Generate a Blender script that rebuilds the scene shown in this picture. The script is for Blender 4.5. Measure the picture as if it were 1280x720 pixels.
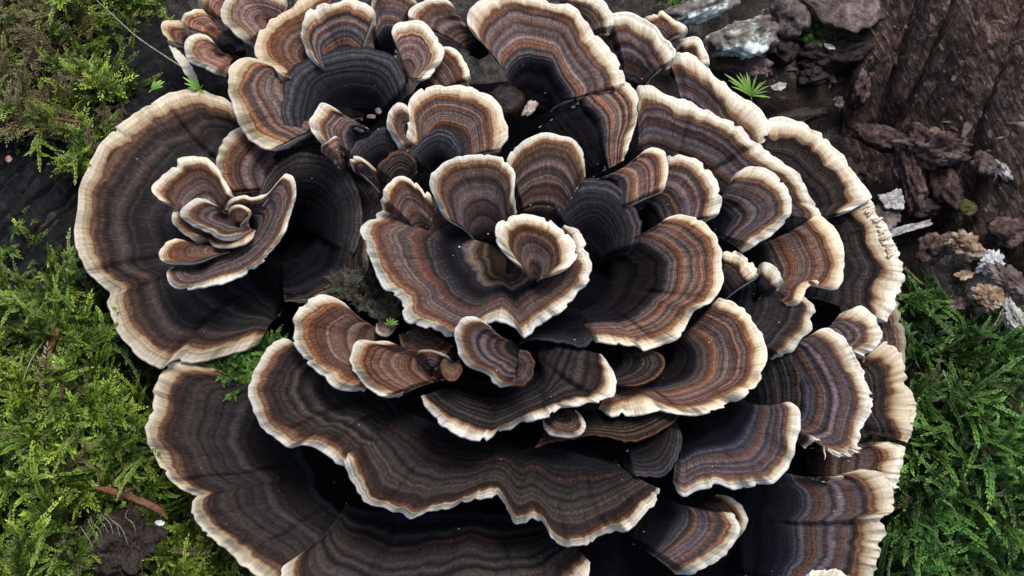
import bpy, math, random
import numpy as np
from mathutils import Vector, Matrix

for o in list(bpy.data.objects):
    bpy.data.objects.remove(o)
scene = bpy.context.scene
COL = scene.collection

# ------------------------------------------------------------------ camera
# lengths below are in units of 0.2 mm; the rosette is about 1040 units (21 cm) across
S = 0.0002
TILT = math.radians(20)
ZREF = 100.0
HF = math.radians(46)
D = 640 / math.tan(HF / 2)
CT, ST = math.cos(TILT), math.sin(TILT)
CAM = np.array([0.0, -D * ST, ZREF + D * CT])
cam_d = bpy.data.cameras.new('camera')
cam = bpy.data.objects.new('camera', cam_d)
COL.objects.link(cam)
cam.location = CAM * S
cam.rotation_euler = (TILT, 0, 0)
cam_d.sensor_width = 36
cam_d.lens = 18 / math.tan(HF / 2)
cam_d.clip_start = 0.005
cam_d.clip_end = 100
scene.camera = cam

# ------------------------------------------------------------------ sky and light
SUN_EL, SUN_AZ = math.radians(68), math.radians(35)      # azimuth from +Y (up the picture) towards +X
w = bpy.data.worlds.new('World')
scene.world = w
w.use_nodes = True
nt = w.node_tree
bg = nt.nodes['Background']
sky = nt.nodes.new('ShaderNodeTexSky')
sky.sky_type = 'NISHITA'
sky.sun_disc = False
sky.sun_elevation = SUN_EL
sky.sun_rotation = SUN_AZ
sky.air_density = 1.0
sky.dust_density = 4.0
sky.ozone_density = 0.6
nt.links.new(sky.outputs[0], bg.inputs[0])
bg.inputs[1].default_value = 0.115
sun_d = bpy.data.lights.new('sun', 'SUN')
sun_d.energy = 2.0
sun_d.angle = math.radians(20)
sun_d.color = (1.0, 0.975, 0.94)
sun = bpy.data.objects.new('sun', sun_d)
COL.objects.link(sun)
sdir = Vector((math.sin(SUN_AZ) * math.cos(SUN_EL), math.cos(SUN_AZ) * math.cos(SUN_EL), math.sin(SUN_EL)))
sun.rotation_euler = sdir.to_track_quat('Z', 'Y').to_euler()
vs = scene.view_settings
vs.view_transform = 'Standard'
vs.look = 'None'
vs.gamma = 1.0
vs.exposure = 0.36
vs.use_curve_mapping = False
scene.render.engine = 'CYCLES'

# ------------------------------------------------------------------ helpers
def P(px, py, z):
    """picture column/row + height above the soil -> point in the place (units)"""
    px = np.asarray(px, float); py = np.asarray(py, float); z = np.asarray(z, float)
    a = (px - 640) / D; b = (360 - py) / D
    dx = a; dy = b * CT + ST; dz = b * ST - CT
    s = (z - CAM[2]) / dz
    return np.stack([CAM[0] + s * dx, CAM[1] + s * dy, CAM[2] + s * dz + 0 * px], -1)

_rng = np.random.RandomState(7)
TAB = _rng.rand(4096)
def _h(i, j, k, seed):
    n = (i.astype(np.int64) * 73856093) ^ (j.astype(np.int64) * 19349663) ^ (k.astype(np.int64) * 83492791) ^ int(seed * 2654435)
    n = (n ^ (n >> 13)) * 1274126177
    return TAB[(n ^ (n >> 16)) & 4095]
def vn(x, y=0.0, z=0.0, seed=0):
    """smooth value noise, -1..1"""
    x, y, z = np.broadcast_arrays(np.asarray(x, float), np.asarray(y, float), np.asarray(z, float))
    i, j, k = np.floor(x), np.floor(y), np.floor(z)
    fx, fy, fz = x - i, y - j, z - k
    fx = fx * fx * (3 - 2 * fx); fy = fy * fy * (3 - 2 * fy); fz = fz * fz * (3 - 2 * fz)
    r = 0
    for a in (0, 1):
        for b in (0, 1):
            for c in (0, 1):
                wgt = (fx if a else 1 - fx) * (fy if b else 1 - fy) * (fz if c else 1 - fz)
                r = r + wgt * _h(i + a, j + b, k + c, seed)
    return r * 2 - 1
def fbm(x, y=0.0, z=0.0, seed=0, o=4):
    r, a, f = 0, 1.0, 1.0
    for q in range(o):
        r = r + a * vn(np.asarray(x) * f, np.asarray(y) * f, np.asarray(z) * f, seed + q * 3.7)
        a *= .5; f *= 2.03
    return r / 1.8
def sstep(a, b, x):
    t = np.clip((x - a) / (b - a), 0, 1)
    return t * t * (3 - 2 * t)

def mesh_from(name, verts, faces, attrs=None, normals=None, smooth=True):
    """numpy quads/tris -> mesh; verts in units"""
    me = bpy.data.meshes.new(name)
    verts = np.asarray(verts, float) * S
    faces = np.asarray(faces, np.int32)
    k = faces.shape[1]
    me.vertices.add(len(verts)); me.vertices.foreach_set('co', verts.ravel())
    me.loops.add(faces.size); me.loops.foreach_set('vertex_index', faces.ravel())
    me.polygons.add(len(faces))
    me.polygons.foreach_set('loop_start', np.arange(len(faces), dtype=np.int32) * k)
    me.polygons.foreach_set('loop_total', np.full(len(faces), k, np.int32))
    me.polygons.foreach_set('use_smooth', np.full(len(faces), smooth))
    me.update(calc_edges=True)
    for an, av in (attrs or {}).items():
        at = me.attributes.new(an, 'FLOAT', 'POINT')
        at.data.foreach_set('value', np.asarray(av, np.float32).ravel())
    if normals is not None:
        me.normals_split_custom_set_from_vertices(normals.tolist())
    me.validate()
    return me
def obj(name, me, mat, parent=None):
    o = bpy.data.objects.new(name, me)
    COL.objects.link(o)
    if mat is not None and me is not None:
        me.materials.append(mat)
    if parent is not None:
        o.parent = parent
        o.matrix_parent_inverse = Matrix.Translation(parent.location).inverted()
    return o
def tag(o, label=None, cat=None, group=None, kind=None):
    if label: o['label'] = label
    if cat: o['category'] = cat
    if group: o['group'] = group
    if kind: o['kind'] = kind
    return o
def empty(name, loc_units):
    o = bpy.data.objects.new(name, None)
    COL.objects.link(o)
    o.location = Vector(loc_units) * S
    o.empty_display_size = 0.004
    return o
def grid_faces(nr, nc, off=0):
    i, j = np.meshgrid(np.arange(nr - 1), np.arange(nc - 1), indexing='ij')
    a = (i * nc + j).ravel() + off
    return np.stack([a, a + 1, a + nc + 1, a + nc], 1)

# ------------------------------------------------------------------ materials
class NT:
    def __init__(s, name):
        s.m = bpy.data.materials.new(name); s.m.use_nodes = True
        s.t = s.m.node_tree; s.b = s.t.nodes['Principled BSDF']; s.out = s.t.nodes['Material Output']
    def n(s, typ, **kw):
        nd = s.t.nodes.new(typ)
        for k, v in kw.items(): setattr(nd, k, v)
        return nd
    def put(s, sock, v):
        if hasattr(v, 'is_output') or isinstance(v, bpy.types.NodeSocket): s.t.links.new(v, sock)
        else: sock.default_value = v
    def attr(s, name):
        return s.n('ShaderNodeAttribute', attribute_name=name).outputs['Fac']
    def math(s, op, a, b=0.0, c=0.0):
        nd = s.n('ShaderNodeMath', operation=op)
        for q, v in zip(nd.inputs, (a, b, c)): s.put(q, v)
        return nd.outputs[0]
    def xyz(s, a, b, c):
        nd = s.n('ShaderNodeCombineXYZ')
        for q, v in zip(nd.inputs, (a, b, c)): s.put(q, v)
        return nd.outputs[0]
    def noise(s, vec, scale=1.0, detail=3.0, rough=.5, dim='3D'):
        nd = s.n('ShaderNodeTexNoise', noise_dimensions=dim)
        s.put(nd.inputs['W' if dim == '1D' else 'Vector'], vec)
        nd.inputs['Scale'].default_value = scale; nd.inputs['Detail'].default_value = detail
        nd.inputs['Roughness'].default_value = rough
        return nd.outputs[0]
    def ramp(s, f, stops, interp='LINEAR'):
        nd = s.n('ShaderNodeValToRGB'); cr = nd.color_ramp; cr.interpolation = interp
        while len(cr.elements) < len(stops): cr.elements.new(.5)
        for e, (p, c) in zip(cr.elements, sorted(stops, key=lambda q: q[0])):
            e.position = p; e.color = (*c, 1) if len(c) == 3 else c
        s.put(nd.inputs[0], f)
        return nd.outputs[0]
    def mix(s, f, a, b, mode='MIX'):
        nd = s.n('ShaderNodeMix', data_type='RGBA', blend_type=mode)
        s.put(nd.inputs[0], f)
        for q, v in ((nd.inputs[6], a), (nd.inputs[7], b)):
            if isinstance(v, tuple): v = (*v, 1)
            s.put(q, v)
        return nd.outputs[2]
    def mrange(s, v, a, b, c, d):
        nd = s.n('ShaderNodeMapRange')
        for q, x in zip(nd.inputs, (v, a, b, c, d)): s.put(q, x)
        return nd.outputs[0]
    def scale(s, col, f):
        nd = s.n('ShaderNodeVectorMath', operation='SCALE')
        s.put(nd.inputs[0], col); s.put(nd.inputs['Scale'], f)
        return nd.outputs[0]
    def bump(s, h, strength, dist):
        nd = s.n('ShaderNodeBump'); nd.inputs['Strength'].default_value = strength
        nd.inputs['Distance'].default_value = dist * S; s.put(nd.inputs['Height'], h)
        s.t.links.new(nd.outputs[0], s.b.inputs['Normal'])
    def coord(s, k='Object'):
        return s.n('ShaderNodeTexCoord').outputs[k]
    def set(s, color=None, rough=.6, spec=.4, sheen=0.0, sheen_tint=(1, 1, 1), sheen_rough=.4):
        if color is not None: s.put(s.b.inputs['Base Color'], color if not isinstance(color, tuple) else (*color, 1))
        s.put(s.b.inputs['Roughness'], rough)
        s.b.inputs['Specular IOR Level'].default_value = spec
        s.b.inputs['Sheen Weight'].default_value = sheen
        s.b.inputs['Sheen Tint'].default_value = (*sheen_tint, 1)
        s.b.inputs['Sheen Roughness'].default_value = sheen_rough
        return s.m

BK = (.0055, .0055, .0085)
PAL = {
 # zone colours from the black velvet centre (0) to the inner edge of the pale margin (1)
 'rust': [(0, BK), (.27, (.007, .007, .011)), (.33, (.016, .017, .024)), (.385, (.085, .088, .108)), (.41, (.04, .038, .045)), (.45, (.125, .115, .12)), (.49, (.055, .042, .044)),
          (.53, (.13, .062, .036)), (.57, (.17, .10, .066)), (.62, (.16, .14, .142)), (.67, (.06, .046, .05)), (.72, (.18, .155, .152)), (.78, (.068, .045, .048)), (.82, (.14, .072, .048)),
          (.87, (.15, .125, .122)), (.925, (.05, .03, .03)), (.965, (.13, .066, .042)), (1, (.24, .12, .055))],
 'dark': [(0, BK), (.3, (.007, .007, .011)), (.36, (.036, .041, .06)), (.41, (.008, .008, .010)), (.46, (.05, .052, .062)), (.50, (.012, .010, .011)), (.53, (.04, .02, .017)),
          (.58, (.014, .013, .015)), (.64, (.075, .07, .072)), (.68, (.03, .025, .026)), (.71, (.07, .064, .062)), (.76, (.024, .019, .019)), (.80, (.10, .09, .084)), (.84, (.05, .034, .03)), (.87, (.075, .058, .052)), (.92, (.02, .011, .010)), (.965, (.08, .038, .027)), (1, (.22, .125, .07))],
 'brown': [(0, (.012, .010, .010)), (.12, (.02, .018, .02)), (.2, (.10, .068, .045)), (.26, (.055, .04, .037)), (.36, (.15, .12, .108)), (.43, (.07, .038, .031)), (.5, (.095, .062, .052)),
           (.59, (.165, .13, .115)), (.68, (.085, .055, .05)), (.75, (.14, .105, .094)), (.83, (.075, .042, .032)), (.89, (.10, .055, .036)), (.95, (.08, .034, .017)), (1, (.24, .12, .05))],
 'pink': [(0, (.1, .06, .05)), (.2, (.2, .12, .1)), (.35, (.15, .09, .08)), (.5, (.26, .18, .15)), (.65, (.17, .1, .09)), (.8, (.27, .19, .15)), (.92, (.13, .07, .055)), (1, (.3, .18, .1))],
 'black': [(0, BK), (.3, (.009, .009, .012)), (.4, (.02, .02, .025)), (.5, (.011, .011, .014)), (.6, (.022, .022, .027)), (.7, (.013, .012, .014)), (.8, (.03, .026, .027)), (.9, (.03, .018, .015)), (1, (.07, .05, .045))],
 'skirt': [(0, BK), (.45, (.008, .008, .012)), (.6, (.011, .011, .016)), (.66, (.022, .023, .03)), (.7, (.008, .008, .010)), (.78, (.03, .031, .04)), (.82, (.012, .012, .015)), (.88, (.06, .062, .078)), (.92, (.02, .02, .025)), (.96, (.07, .07, .085)), (1, (.03, .028, .03))],  # blue-grey outer bands paint the velvet's edge sheen into the colour
 'cup': [(0, (.05, .028, .016)), (.06, (.010, .010, .010)), (.10, (.16, .11, .06)), (.15, (.03, .03, .026)), (.21, (.2, .165, .12)), (.26, (.09, .08, .075)), (.30, (.045, .042, .06)), (.34, (.010, .010, .013)), (.5, (.009, .008, .010)),
         (.56, (.045, .04, .045)), (.62, (.06, .03, .022)), (.68, (.10, .045, .03)), (.74, (.07, .05, .045)), (.8, (.14, .105, .09)), (.87, (.12, .08, .065)), (.93, (.07, .03, .02)), (1, (.2, .1, .05))],
}
DARKEN = dict(rust=.98, dark=.44, brown=.98, pink=1.15, black=.6, cup=1.0, skirt=.85)
ZM = {}
for pn, stops in PAL.items():
    k = NT('zoned_' + pn)
    zone, arc, dist, seed = k.attr('zone'), k.attr('arc'), k.attr('dist'), k.attr('seed')
    n1 = k.noise(k.xyz(k.math('MULTIPLY', arc, .016), k.math('MULTIPLY', zone, 2.5), seed), 1, 2)
    n2 = k.noise(k.xyz(k.math('MULTIPLY', arc, .45), k.math('MULTIPLY', dist, .035), seed), 1, 3, .6)
    z1 = k.math('MULTIPLY_ADD', k.math('SUBTRACT', n1, .5), .12, zone)
    z2 = k.math('MULTIPLY_ADD', k.math('SUBTRACT', n2, .5), .028, z1)
    base = k.ramp(z2, stops)
    band = k.noise(k.math('ADD', k.math('MULTIPLY', z2, k.mrange(k.attr('tone'), 0, 1, 8, 17)), k.math('MULTIPLY', seed, 13)), 1, 2, .65, '1D')
    fib = k.noise(k.xyz(k.math('MULTIPLY', arc, .5), k.math('MULTIPLY', dist, .10), k.math('ADD', seed, 5)), 1, 4, .7)
    patch = k.noise(k.xyz(k.math('MULTIPLY', arc, .02), k.math('MULTIPLY', dist, .03), k.math('ADD', seed, 9)), 1, 3, .6)
    f = k.math('MULTIPLY', k.mrange(band, .34, .66, *((.28, 1.8) if pn == 'dark' else (.45, 1.55))), k.mrange(fib, .32, .68, .55, 1.5))
    c = k.scale(base, k.math('MULTIPLY', f, DARKEN[pn]))
    c = k.mix(k.mrange(patch, .52, .72, 0, .3), c, k.mix(1, c, (1.7, 1.0, .62), 'MULTIPLY'))
    mott = k.noise(k.xyz(k.math('MULTIPLY', arc, .22), k.math('MULTIPLY', dist, .22), k.math('ADD', seed, 31)), 1, 4, .7)
    c = k.scale(c, k.mrange(mott, .32, .68, .6, 1.4))
    tone = k.n('ShaderNodeVectorMath', operation='MULTIPLY'); k.put(tone.inputs[0], c)
    k.put(tone.inputs[1], k.ramp(k.attr('tone'), [(0, (.66, .66, .76)), (.35, (.98, .92, .94)), (.65, (1.1, .96, .88)), (1, (1.4, 1.08, .85))]))
    c = tone.outputs[0]
    alg = k.noise(k.xyz(k.math('MULTIPLY', arc, .025), k.math('MULTIPLY', dist, .025), k.math('ADD', seed, 51)), 1, 4, .65)
    c = k.mix(k.math('MULTIPLY', k.mrange(alg, .6, .78, 0, .22), k.mrange(zone, .4, .55, 0, 1)), c, (.07, .065, .035))
    silk = k.noise(k.xyz(k.math('MULTIPLY', arc, .55), k.math('MULTIPLY', dist, .09), k.math('ADD', seed, 21)), 1, 5, .75)
    sf = k.math('MULTIPLY', k.mrange(silk, .54, .72, 0, .5), k.mrange(zone, .36, .5, 0, 1))
    c = k.mix(k.math('MULTIPLY', sf, k.mrange(band, .4, .62, .15, 1)), c, {'black': (.04, .04, .045), 'dark': (.20, .185, .18), 'skirt': (.1, .1, .12)}.get(pn, (.30, .275, .26)))
    hb = k.math('ADD', k.math('MULTIPLY', band, 1.0), k.math('MULTIPLY', fib, .9))
    k.bump(hb, .75, 4.2)
    k.set(c, k.mrange(fib, .3, .7, .75, .5), .12, .025, (.6, .75, 1.0), .3)
    k.put(k.b.inputs['Specular IOR Level'], k.mrange(zone, .25, .6, .05, .24))
    ZM[pn] = k.m
def margin_mat(name, tint, inner):
    k = NT(name)
    mz, arc, dist, seed = k.attr('zone'), k.attr('arc'), k.attr('dist'), k.attr('seed')
    fib = k.noise(k.xyz(k.math('MULTIPLY', arc, .33), k.math('MULTIPLY', dist, .03), seed), 1, 4, .65)
    low = k.noise(k.xyz(k.math('MULTIPLY', arc, .03), k.math('MULTIPLY', dist, .03), k.math('ADD', seed, 3)), 1, 2)
    z1 = k.math('MULTIPLY_ADD', k.math('SUBTRACT', fib, .5), .30, mz)
    z1 = k.math('MULTIPLY_ADD', k.math('SUBTRACT', low, .5), .34, z1)
    base = k.ramp(z1, [(0, inner), (.07, (.17, .095, .05)), (.16, (.31, .215, .13)), (.3, (.45, .36, .25)), (.46, (.53, .45, .33)), (.58, (.66, .59, .47)), (.74, (.75, .70, .59)), (.9, (.70, .645, .54)), (1, (.80, .77, .71))])
    c = k.mix(1, base, tint, 'MULTIPLY')
    tone = k.n('ShaderNodeVectorMath', operation='MULTIPLY'); k.put(tone.inputs[0], c)
    k.put(tone.inputs[1], k.ramp(k.attr('tone'), [(0, (.86, .88, .9)), (.5, (1, .98, .96)), (1, (1.05, .97, .86))]))
    stain = k.noise(k.xyz(k.math('MULTIPLY', arc, .045), k.math('MULTIPLY', dist, .06), k.math('ADD', seed, 41)), 1, 4, .65)
    c = k.mix(k.mrange(stain, .56, .74, 0, .75), tone.outputs[0], k.mix(1, tone.outputs[0], (.72, .5, .32), 'MULTIPLY'))
    band = k.noise(k.math('ADD', k.math('MULTIPLY', z1, 5), k.math('MULTIPLY', seed, 7)), 1, 2, .5, '1D')
    c = k.scale(c, k.math('MULTIPLY', k.mrange(fib, .3, .7, .8, 1.12), k.mrange(band, .3, .7, .84, 1.08)))
    k.bump(k.math('ADD', fib, k.math('MULTIPLY', band, .5)), .5, 4.0)
    k.set(c, .62, .3, .05)
    return k.m
MM = {'cream': margin_mat('margin_cream', (1.04, 1.05, 1.06), (.13, .06, .03)),
      'tan': margin_mat('margin_tan', (.92, .87, .78), (.10, .045, .025)),
      'white': margin_mat('margin_white', (1.12, 1.12, 1.1), (.2, .09, .035)),
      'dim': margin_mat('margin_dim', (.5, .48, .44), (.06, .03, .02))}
k = NT('pore_surface')
v = k.n('ShaderNodeTexVoronoi'); k.put(v.inputs['Vector'], k.coord()); v.inputs['Scale'].default_value = 2200
pn_ = k.noise(k.coord(), 120, 3)
k.bump(v.outputs['Distance'], .4, 3)
PORE = k.set(k.ramp(pn_, [(.3, (.55, .5, .4)), (.7, (.78, .76, .68))]), .7, .3)
# ------------------------------------------------------------------ bracket caps
def spline(pts, n, closed=False):
    """smooth curve through points (any dimension), n samples evenly spaced along it"""
    p = np.asarray(pts, float)
    if len(p) == 1: p = np.repeat(p, 2, 0) + np.array([[0.0] * p.shape[1], [.01] * p.shape[1]])
    e = np.vstack([2 * p[0] - p[1], p, 2 * p[-1] - p[-2]])
    out = []
    for i in range(1, len(e) - 2):
        t = np.linspace(0, 1, 24, endpoint=False)[:, None]
        a, b, c, d = e[i - 1], e[i], e[i + 1], e[i + 2]
        out.append(.5 * ((2 * b) + (c - a) * t + (2 * a - 5 * b + 4 * c - d) * t ** 2 + (3 * b - a - 3 * c + d) * t ** 3))
    out = np.vstack(out + [p[-1:]])
    L = np.concatenate([[0], np.cumsum(np.linalg.norm(np.diff(out[:, :2], axis=0), axis=1))])
    s = np.linspace(0, L[-1], n)
    return np.stack([np.interp(s, L, out[:, k]) for k in range(out.shape[1])], 1), s

CAPN = [0]
DUST = []
GROUP = 'overlapping bracket caps of the fungus rosette'
def cap(label, rim, hinge, zr, zh, w=22, pal='dark', margin='cream', blk=.36, lip=9, wv=9, fray=0, p=1.6, th=7.5, taper=.65, jit=2.6, ridge=2.4, flank=26, bow=None, dome=0, teeth=None, sdx=None, tone=None, crease=(), name='bracket_fungus', cat='bracket fungus'):
    CAPN[0] += 1
    sd = CAPN[0] * 1.37
    sds = sd if sdx is None else sdx
    rng = np.random.RandomState(CAPN[0] * 11 + 5)
    rim3 = [(q[0], q[1], q[2] if len(q) > 2 else 0.0) for q in rim]
    L0 = sum(math.hypot(a[0] - b[0], a[1] - b[1]) for a, b in zip(rim3, rim3[1:]))
    nu = int(np.clip(L0 / (1.6 if fray else 2.6), 36, 330))
    R, arc = spline(rim3, nu)
    hinge = list(hinge)
    tone = rng.rand() if tone is None else tone
    gam = rng.uniform(.82, 1.25)
    if len(hinge) == 1:                                # a short hinge that follows the rim's spread
        hx, hy = hinge[0]
        d = (R[-1, :2] - R[0, :2]); d = d / (np.linalg.norm(d) + 1e-6) * 5
        hinge = [(hx - d[0], hy - d[1]), (hx + d[0], hy + d[1])]
    H, _ = spline(hinge, nu)
    dzr = R[:, 2]
    Rxy, Hxy = R[:, :2].copy(), H[:, :2]
    ray = Rxy - Hxy
    Ln = np.linalg.norm(ray, axis=1) + 1e-6
    dirv = ray / Ln[:, None]
    # small irregularities of the growing edge
    jj = jit * (vn(arc / 17, sd, 0, 1) + .6 * vn(arc / 6.5, sd, 0, 2) + 1.3 * vn(arc / 42, sd, 0, 3))
    jj = jj - 4.5 * sstep(.5, .85, vn(arc / 9, sd, 0, 9)) * (w > 8)
    endf = sstep(0, 8, np.minimum(arc, arc[-1] - arc))
    fr = np.zeros(nu)
    if fray:
        tooth = vn(arc / 3.2, sd, 0, 4) + .8 * vn(arc / 8, sd, 0, 5)
        fr = fray * tooth * (.55 + .45 * vn(arc / 30, sd, 0, 6))
    w = w * rng.uniform(.62, .92)
    wloc = w * (1 + .30 * vn(arc / 30, sd, 0, 7) + .16 * vn(arc / 9, sd, 0, 8))
    if taper: wloc = wloc * (1 - taper + taper * sstep(0, min(30, .2 * arc[-1]), np.minimum(arc, arc[-1] - arc)))
    tm = 1 - np.minimum(np.maximum(wloc, .5) / Ln, .5)
    Lm = float(np.percentile(Ln, 80))
    ni = int(np.clip(Lm / 2.6, 14, 84)); nm = int(np.clip(w / 2.2, 4, 14)); nr = 5
    ks = max(3, int(40 / (arc[-1] / nu))) | 1                    # bands inside follow the edge only broadly
    pad = np.pad(tm, ks // 2, mode='edge'); tm0 = np.convolve(pad, np.ones(ks) / ks, 'valid')
    zl = np.linspace(0, 1, ni + 1)[:, None]
    ti = zl * (tm0[None] + (tm - tm0)[None] * zl ** 8)
    tmg = tm[None, :] + (1 - tm)[None, :] * np.linspace(0, 1, nm + 1)[1:, None]
    T = np.vstack([ti, tmg])                          # rows of the upper side
    zi = np.linspace(0, 1, ni + 1)[:, None] + 0 * tm[None, :]
    zmg = np.linspace(0, 1, nm + 1)[1:, None] + 0 * tm[None, :]
    A = arc[None, :] + 0 * T
    ang = np.unwrap(np.arctan2(ray[:, 1], ray[:, 0]))
    if bow is None: bow = .55 * (1 - sstep(2.2, 3.6, abs(ang[-1] - ang[0])))
    axd = dirv.mean(0); axd /= np.linalg.norm(axd) + 1e-6
    axl = (ray @ axd)[:, None] * axd[None]; lat = ray - axl          # along / across the fan's axis
    XY = Hxy[None] + axl[None] * (T ** (1 - .12 * bow))[..., None] + lat[None] * (T ** (1 + bow))[..., None]
    mfac = np.clip((T - tm[None]) / (1 - tm[None] + 1e-6), 0, 1)
    XY = XY + dirv[None] * ((jj * endf)[None] * T ** 6 + (fr * endf)[None] * mfac ** 1.5)[..., None]
    prof = 1 - (1 - T) ** p
    Z = zh + (zr - zh) * prof
    Z = Z + dzr[None] * T ** 1.5
    Z = Z - lip * sstep(.0, 1.0, mfac) ** 1.5 * 1.0
    fold = wv * (vn(A / 62, sd, 0, 11) + .7 * vn(A / 24, T * 2, sd, 12) + .35 * vn(A / 12, T * 3, sd, 19)) * T ** 1.6
    Z = Z + fold
    for cf in crease:                                  # creases where lobes of one cap meet
        wob = cf * arc[-1] + 5 * vn(T * 5, cf, sd, 20)
        Z = Z - 9 * np.exp(-((A - wob) / 8) ** 2) * sstep(.1, .5, T) * (1 - .6 * mfac) + 5 * np.exp(-((A - wob) / 26) ** 2) * T
    if dome: Z = Z + dome * np.exp(-((T / tm[None] - blk) / .13) ** 2)
    # concentric growth ridges and fine radial wrinkles
    Z = Z + ridge * vn(T * Lm / 13 + .25 * vn(A / 30, T * 3, sd, 14), 0, sd, 13) * sstep(.05, .3, T)
    Z = Z + .8 * vn(A / 5.5, T * Lm / 40, sd, 15) * sstep(.2, .6, T)
    Z = Z + 1.7 * vn(A / 6.0, sd, 0, 16) * mfac ** .7 + 3.0 * vn(A / 19, sd, 0, 18) * mfac
    if fray: Z = Z + 3.0 * vn(A / 3.6, sd, 0, 17) * mfac
    # the two flanks bend down toward the neighbours
    de = np.minimum(arc, arc[-1] - arc)
    Z = Z - (flank * (1 - sstep(0, 20, de)) ** 1.3)[None] * (.35 + .65 * T)
    # foot: the sheet dips down to where it is attached
    nf = 4
    q = np.linspace(1, 0, nf + 1)[:-1][:, None]
    fxy = XY[0][None] - dirv[None] * (16 * q)[..., None]
    fz = Z[0][None] - 52 * q ** 1.4
    XY = np.concatenate([fxy, XY], 0); Z = np.vstack([fz, Z])
    T = np.vstack([np.repeat(0 * T[:1], nf, 0), T]); A = np.vstack([np.repeat(A[:1], nf, 0), A])
    zi = np.vstack([np.repeat(0 * zi[:1], nf, 0), zi]); ni += nf
    Wt = P(XY[..., 0], XY[..., 1], Z)                 # (rows, nu, 3)
    for q in range(int(.5 + Lm * L0 / 16000 + rng.rand())):
        DUST.append(Wt[rng.randint(nf + 1, Wt.shape[0] - 1), rng.randint(2, nu - 2)] + np.array([0, 0, .7]))
    # rolled edge + pore side
    od = Wt[-1] - Wt[-3]; od[:, 2] *= .3; od /= (np.linalg.norm(od, axis=1, keepdims=True) + 1e-6)
    r = th * .33
    ef = .04 + .96 * sstep(0, 12, de)
    roll = []
    for q in range(1, nr + 1):
        a = math.pi * q / nr
        roll.append(Wt[-1] + od * (r * math.sin(a) * ef)[:, None] + np.array([0, 0, -1.0]) * (r * (1 - math.cos(a)) * ef)[:, None])
    roll = np.array(roll)
    nb = max(6, ni // 3)
    tb = np.linspace(1, 0, nb + 1)[1:]
    full = np.vstack([np.zeros((1, nu)), T])
    idx = (nf + tb * (T.shape[0] - 1 - nf)).astype(int)
    under = Wt[idx] - np.array([0, 0, 1.0]) * (2 * r * (1 - .75 * sstep(.35, 1, 1 - tb)))[:, None, None] * ef[None, :, None]
    G = np.concatenate([Wt, roll, under], 0)
    # normals of the whole sheet
    du = np.gradient(G, axis=1); dv = np.gradient(G, axis=0)
    N = np.cross(du, dv); N /= (np.linalg.norm(N, axis=2, keepdims=True) + 1e-9)
    flip = N[:T.shape[0], :, 2].mean() < 0
    if flip: N = -N
    bad = ~np.isfinite(N).all(2); N[bad] = (0, 0, 1)
    root = empty(name, Wt[0].mean(0))
    tag(root, label, cat, GROUP if cat == 'bracket fungus' else None)
    # velvet centre / zoned band / pale margin / pore side: row ranges of the sheet
    zi = zi ** gam
    zz = np.where(zi < blk, zi / blk * .36, .36 + (zi - blk) / (1 - blk) * .64) if blk > 0 else zi
    rows = T.shape[0]
    DI = (1 - T) * Ln[None]
    nrows = G.shape[0]
    zone = np.zeros((nrows, nu)); zone[:ni + 1] = zz; zone[ni + 1:rows] = zmg; zone[rows:] = 1
    dist = np.zeros((nrows, nu)); dist[:rows] = DI
    AA = np.repeat(arc[None], nrows, 0)
    def piece(pname, r0, r1, mat, zfix=None, sides=False):
        v = G[r0:r1 + 1]; k = v.shape[0]
        z = zone[r0:r1 + 1].copy()
        if zfix is not None: z[0] = zfix
        f = grid_faces(k, nu)
        if not flip: f = f[:, ::-1]
        # du x dv orientation: (row+1) is dv, (col+1) is du
        f = f[:, ::-1]
        me = mesh_from(pname, v.reshape(-1, 3), f, dict(zone=z, arc=AA[r0:r1 + 1], dist=dist[r0:r1 + 1], seed=np.full(z.shape, sds), tone=np.full(z.shape, tone)), N[r0:r1 + 1].reshape(-1, 3))
        return obj(pname, me, mat, root)
    rb = 4 + int(round(blk * (ni - 4)))
    if blk > .12 and Lm > 55 and rb > 3 and rb < ni - 3:
        piece('velvet_centre', 0, rb, ZM[pal]); piece('zoned_band', rb, ni, ZM[pal])
    else:
        piece('zoned_band', 0, ni, ZM[pal])
    if w > 1: piece('pale_margin', ni, rows + 2, MM[margin], 0.0); piece('pore_surface', rows + 2, nrows - 1, PORE)
    else: piece('pore_surface', ni, nrows - 1, PORE if margin != 'none' else ZM[pal])
    if teeth:
        for q in range(teeth[0]):
            f = teeth[1] + (teeth[2] - teeth[1]) * (q + rng.uniform(.1, .9)) / teeth[0]
            i = int(f * (nu - 1))
            b = Wt[rows - 1 - nm // 2, i] + np.array([0, 0, 2.0]); d = od[i].copy()
            d[:2] += rng.normal(0, .4, 2); d[2] = rng.normal(-.05, .35); d /= np.linalg.norm(d)
            Lt = rng.uniform(*teeth[3]); wt = rng.uniform(2.0, 6.0)
            s_ = np.cross(d, (0, 0, 1.0)); s_ /= np.linalg.norm(s_); n_ = np.cross(s_, d)
            V = []
            for t_, ww in ((0, 1), (.35, 1), (.7, .75), (.9, .45), (1, .12)):
                c_ = b + d * Lt * t_ + n_ * rng.normal(0, .8) + s_ * rng.normal(0, .6)
                V += [c_ - s_ * wt * ww * .5, c_ + n_ * 1.3, c_ + s_ * wt * ww * .5, c_ - n_ * 1.3]
            F = [(4 * a + e, 4 * a + (e + 1) % 4, 4 * a + 4 + (e + 1) % 4, 4 * a + 4 + e) for a in range(4) for e in range(4)]
            zt = np.repeat([.25, .5, .75, .9, 1.0], 4)
            me = mesh_from('fringe_tooth', np.array(V), np.array(F)[:, ::-1], dict(zone=zt, arc=np.full(20, arc[i]), dist=20 * (1 - zt), seed=np.full(20, sd + q), tone=np.full(20, .5)))
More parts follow.
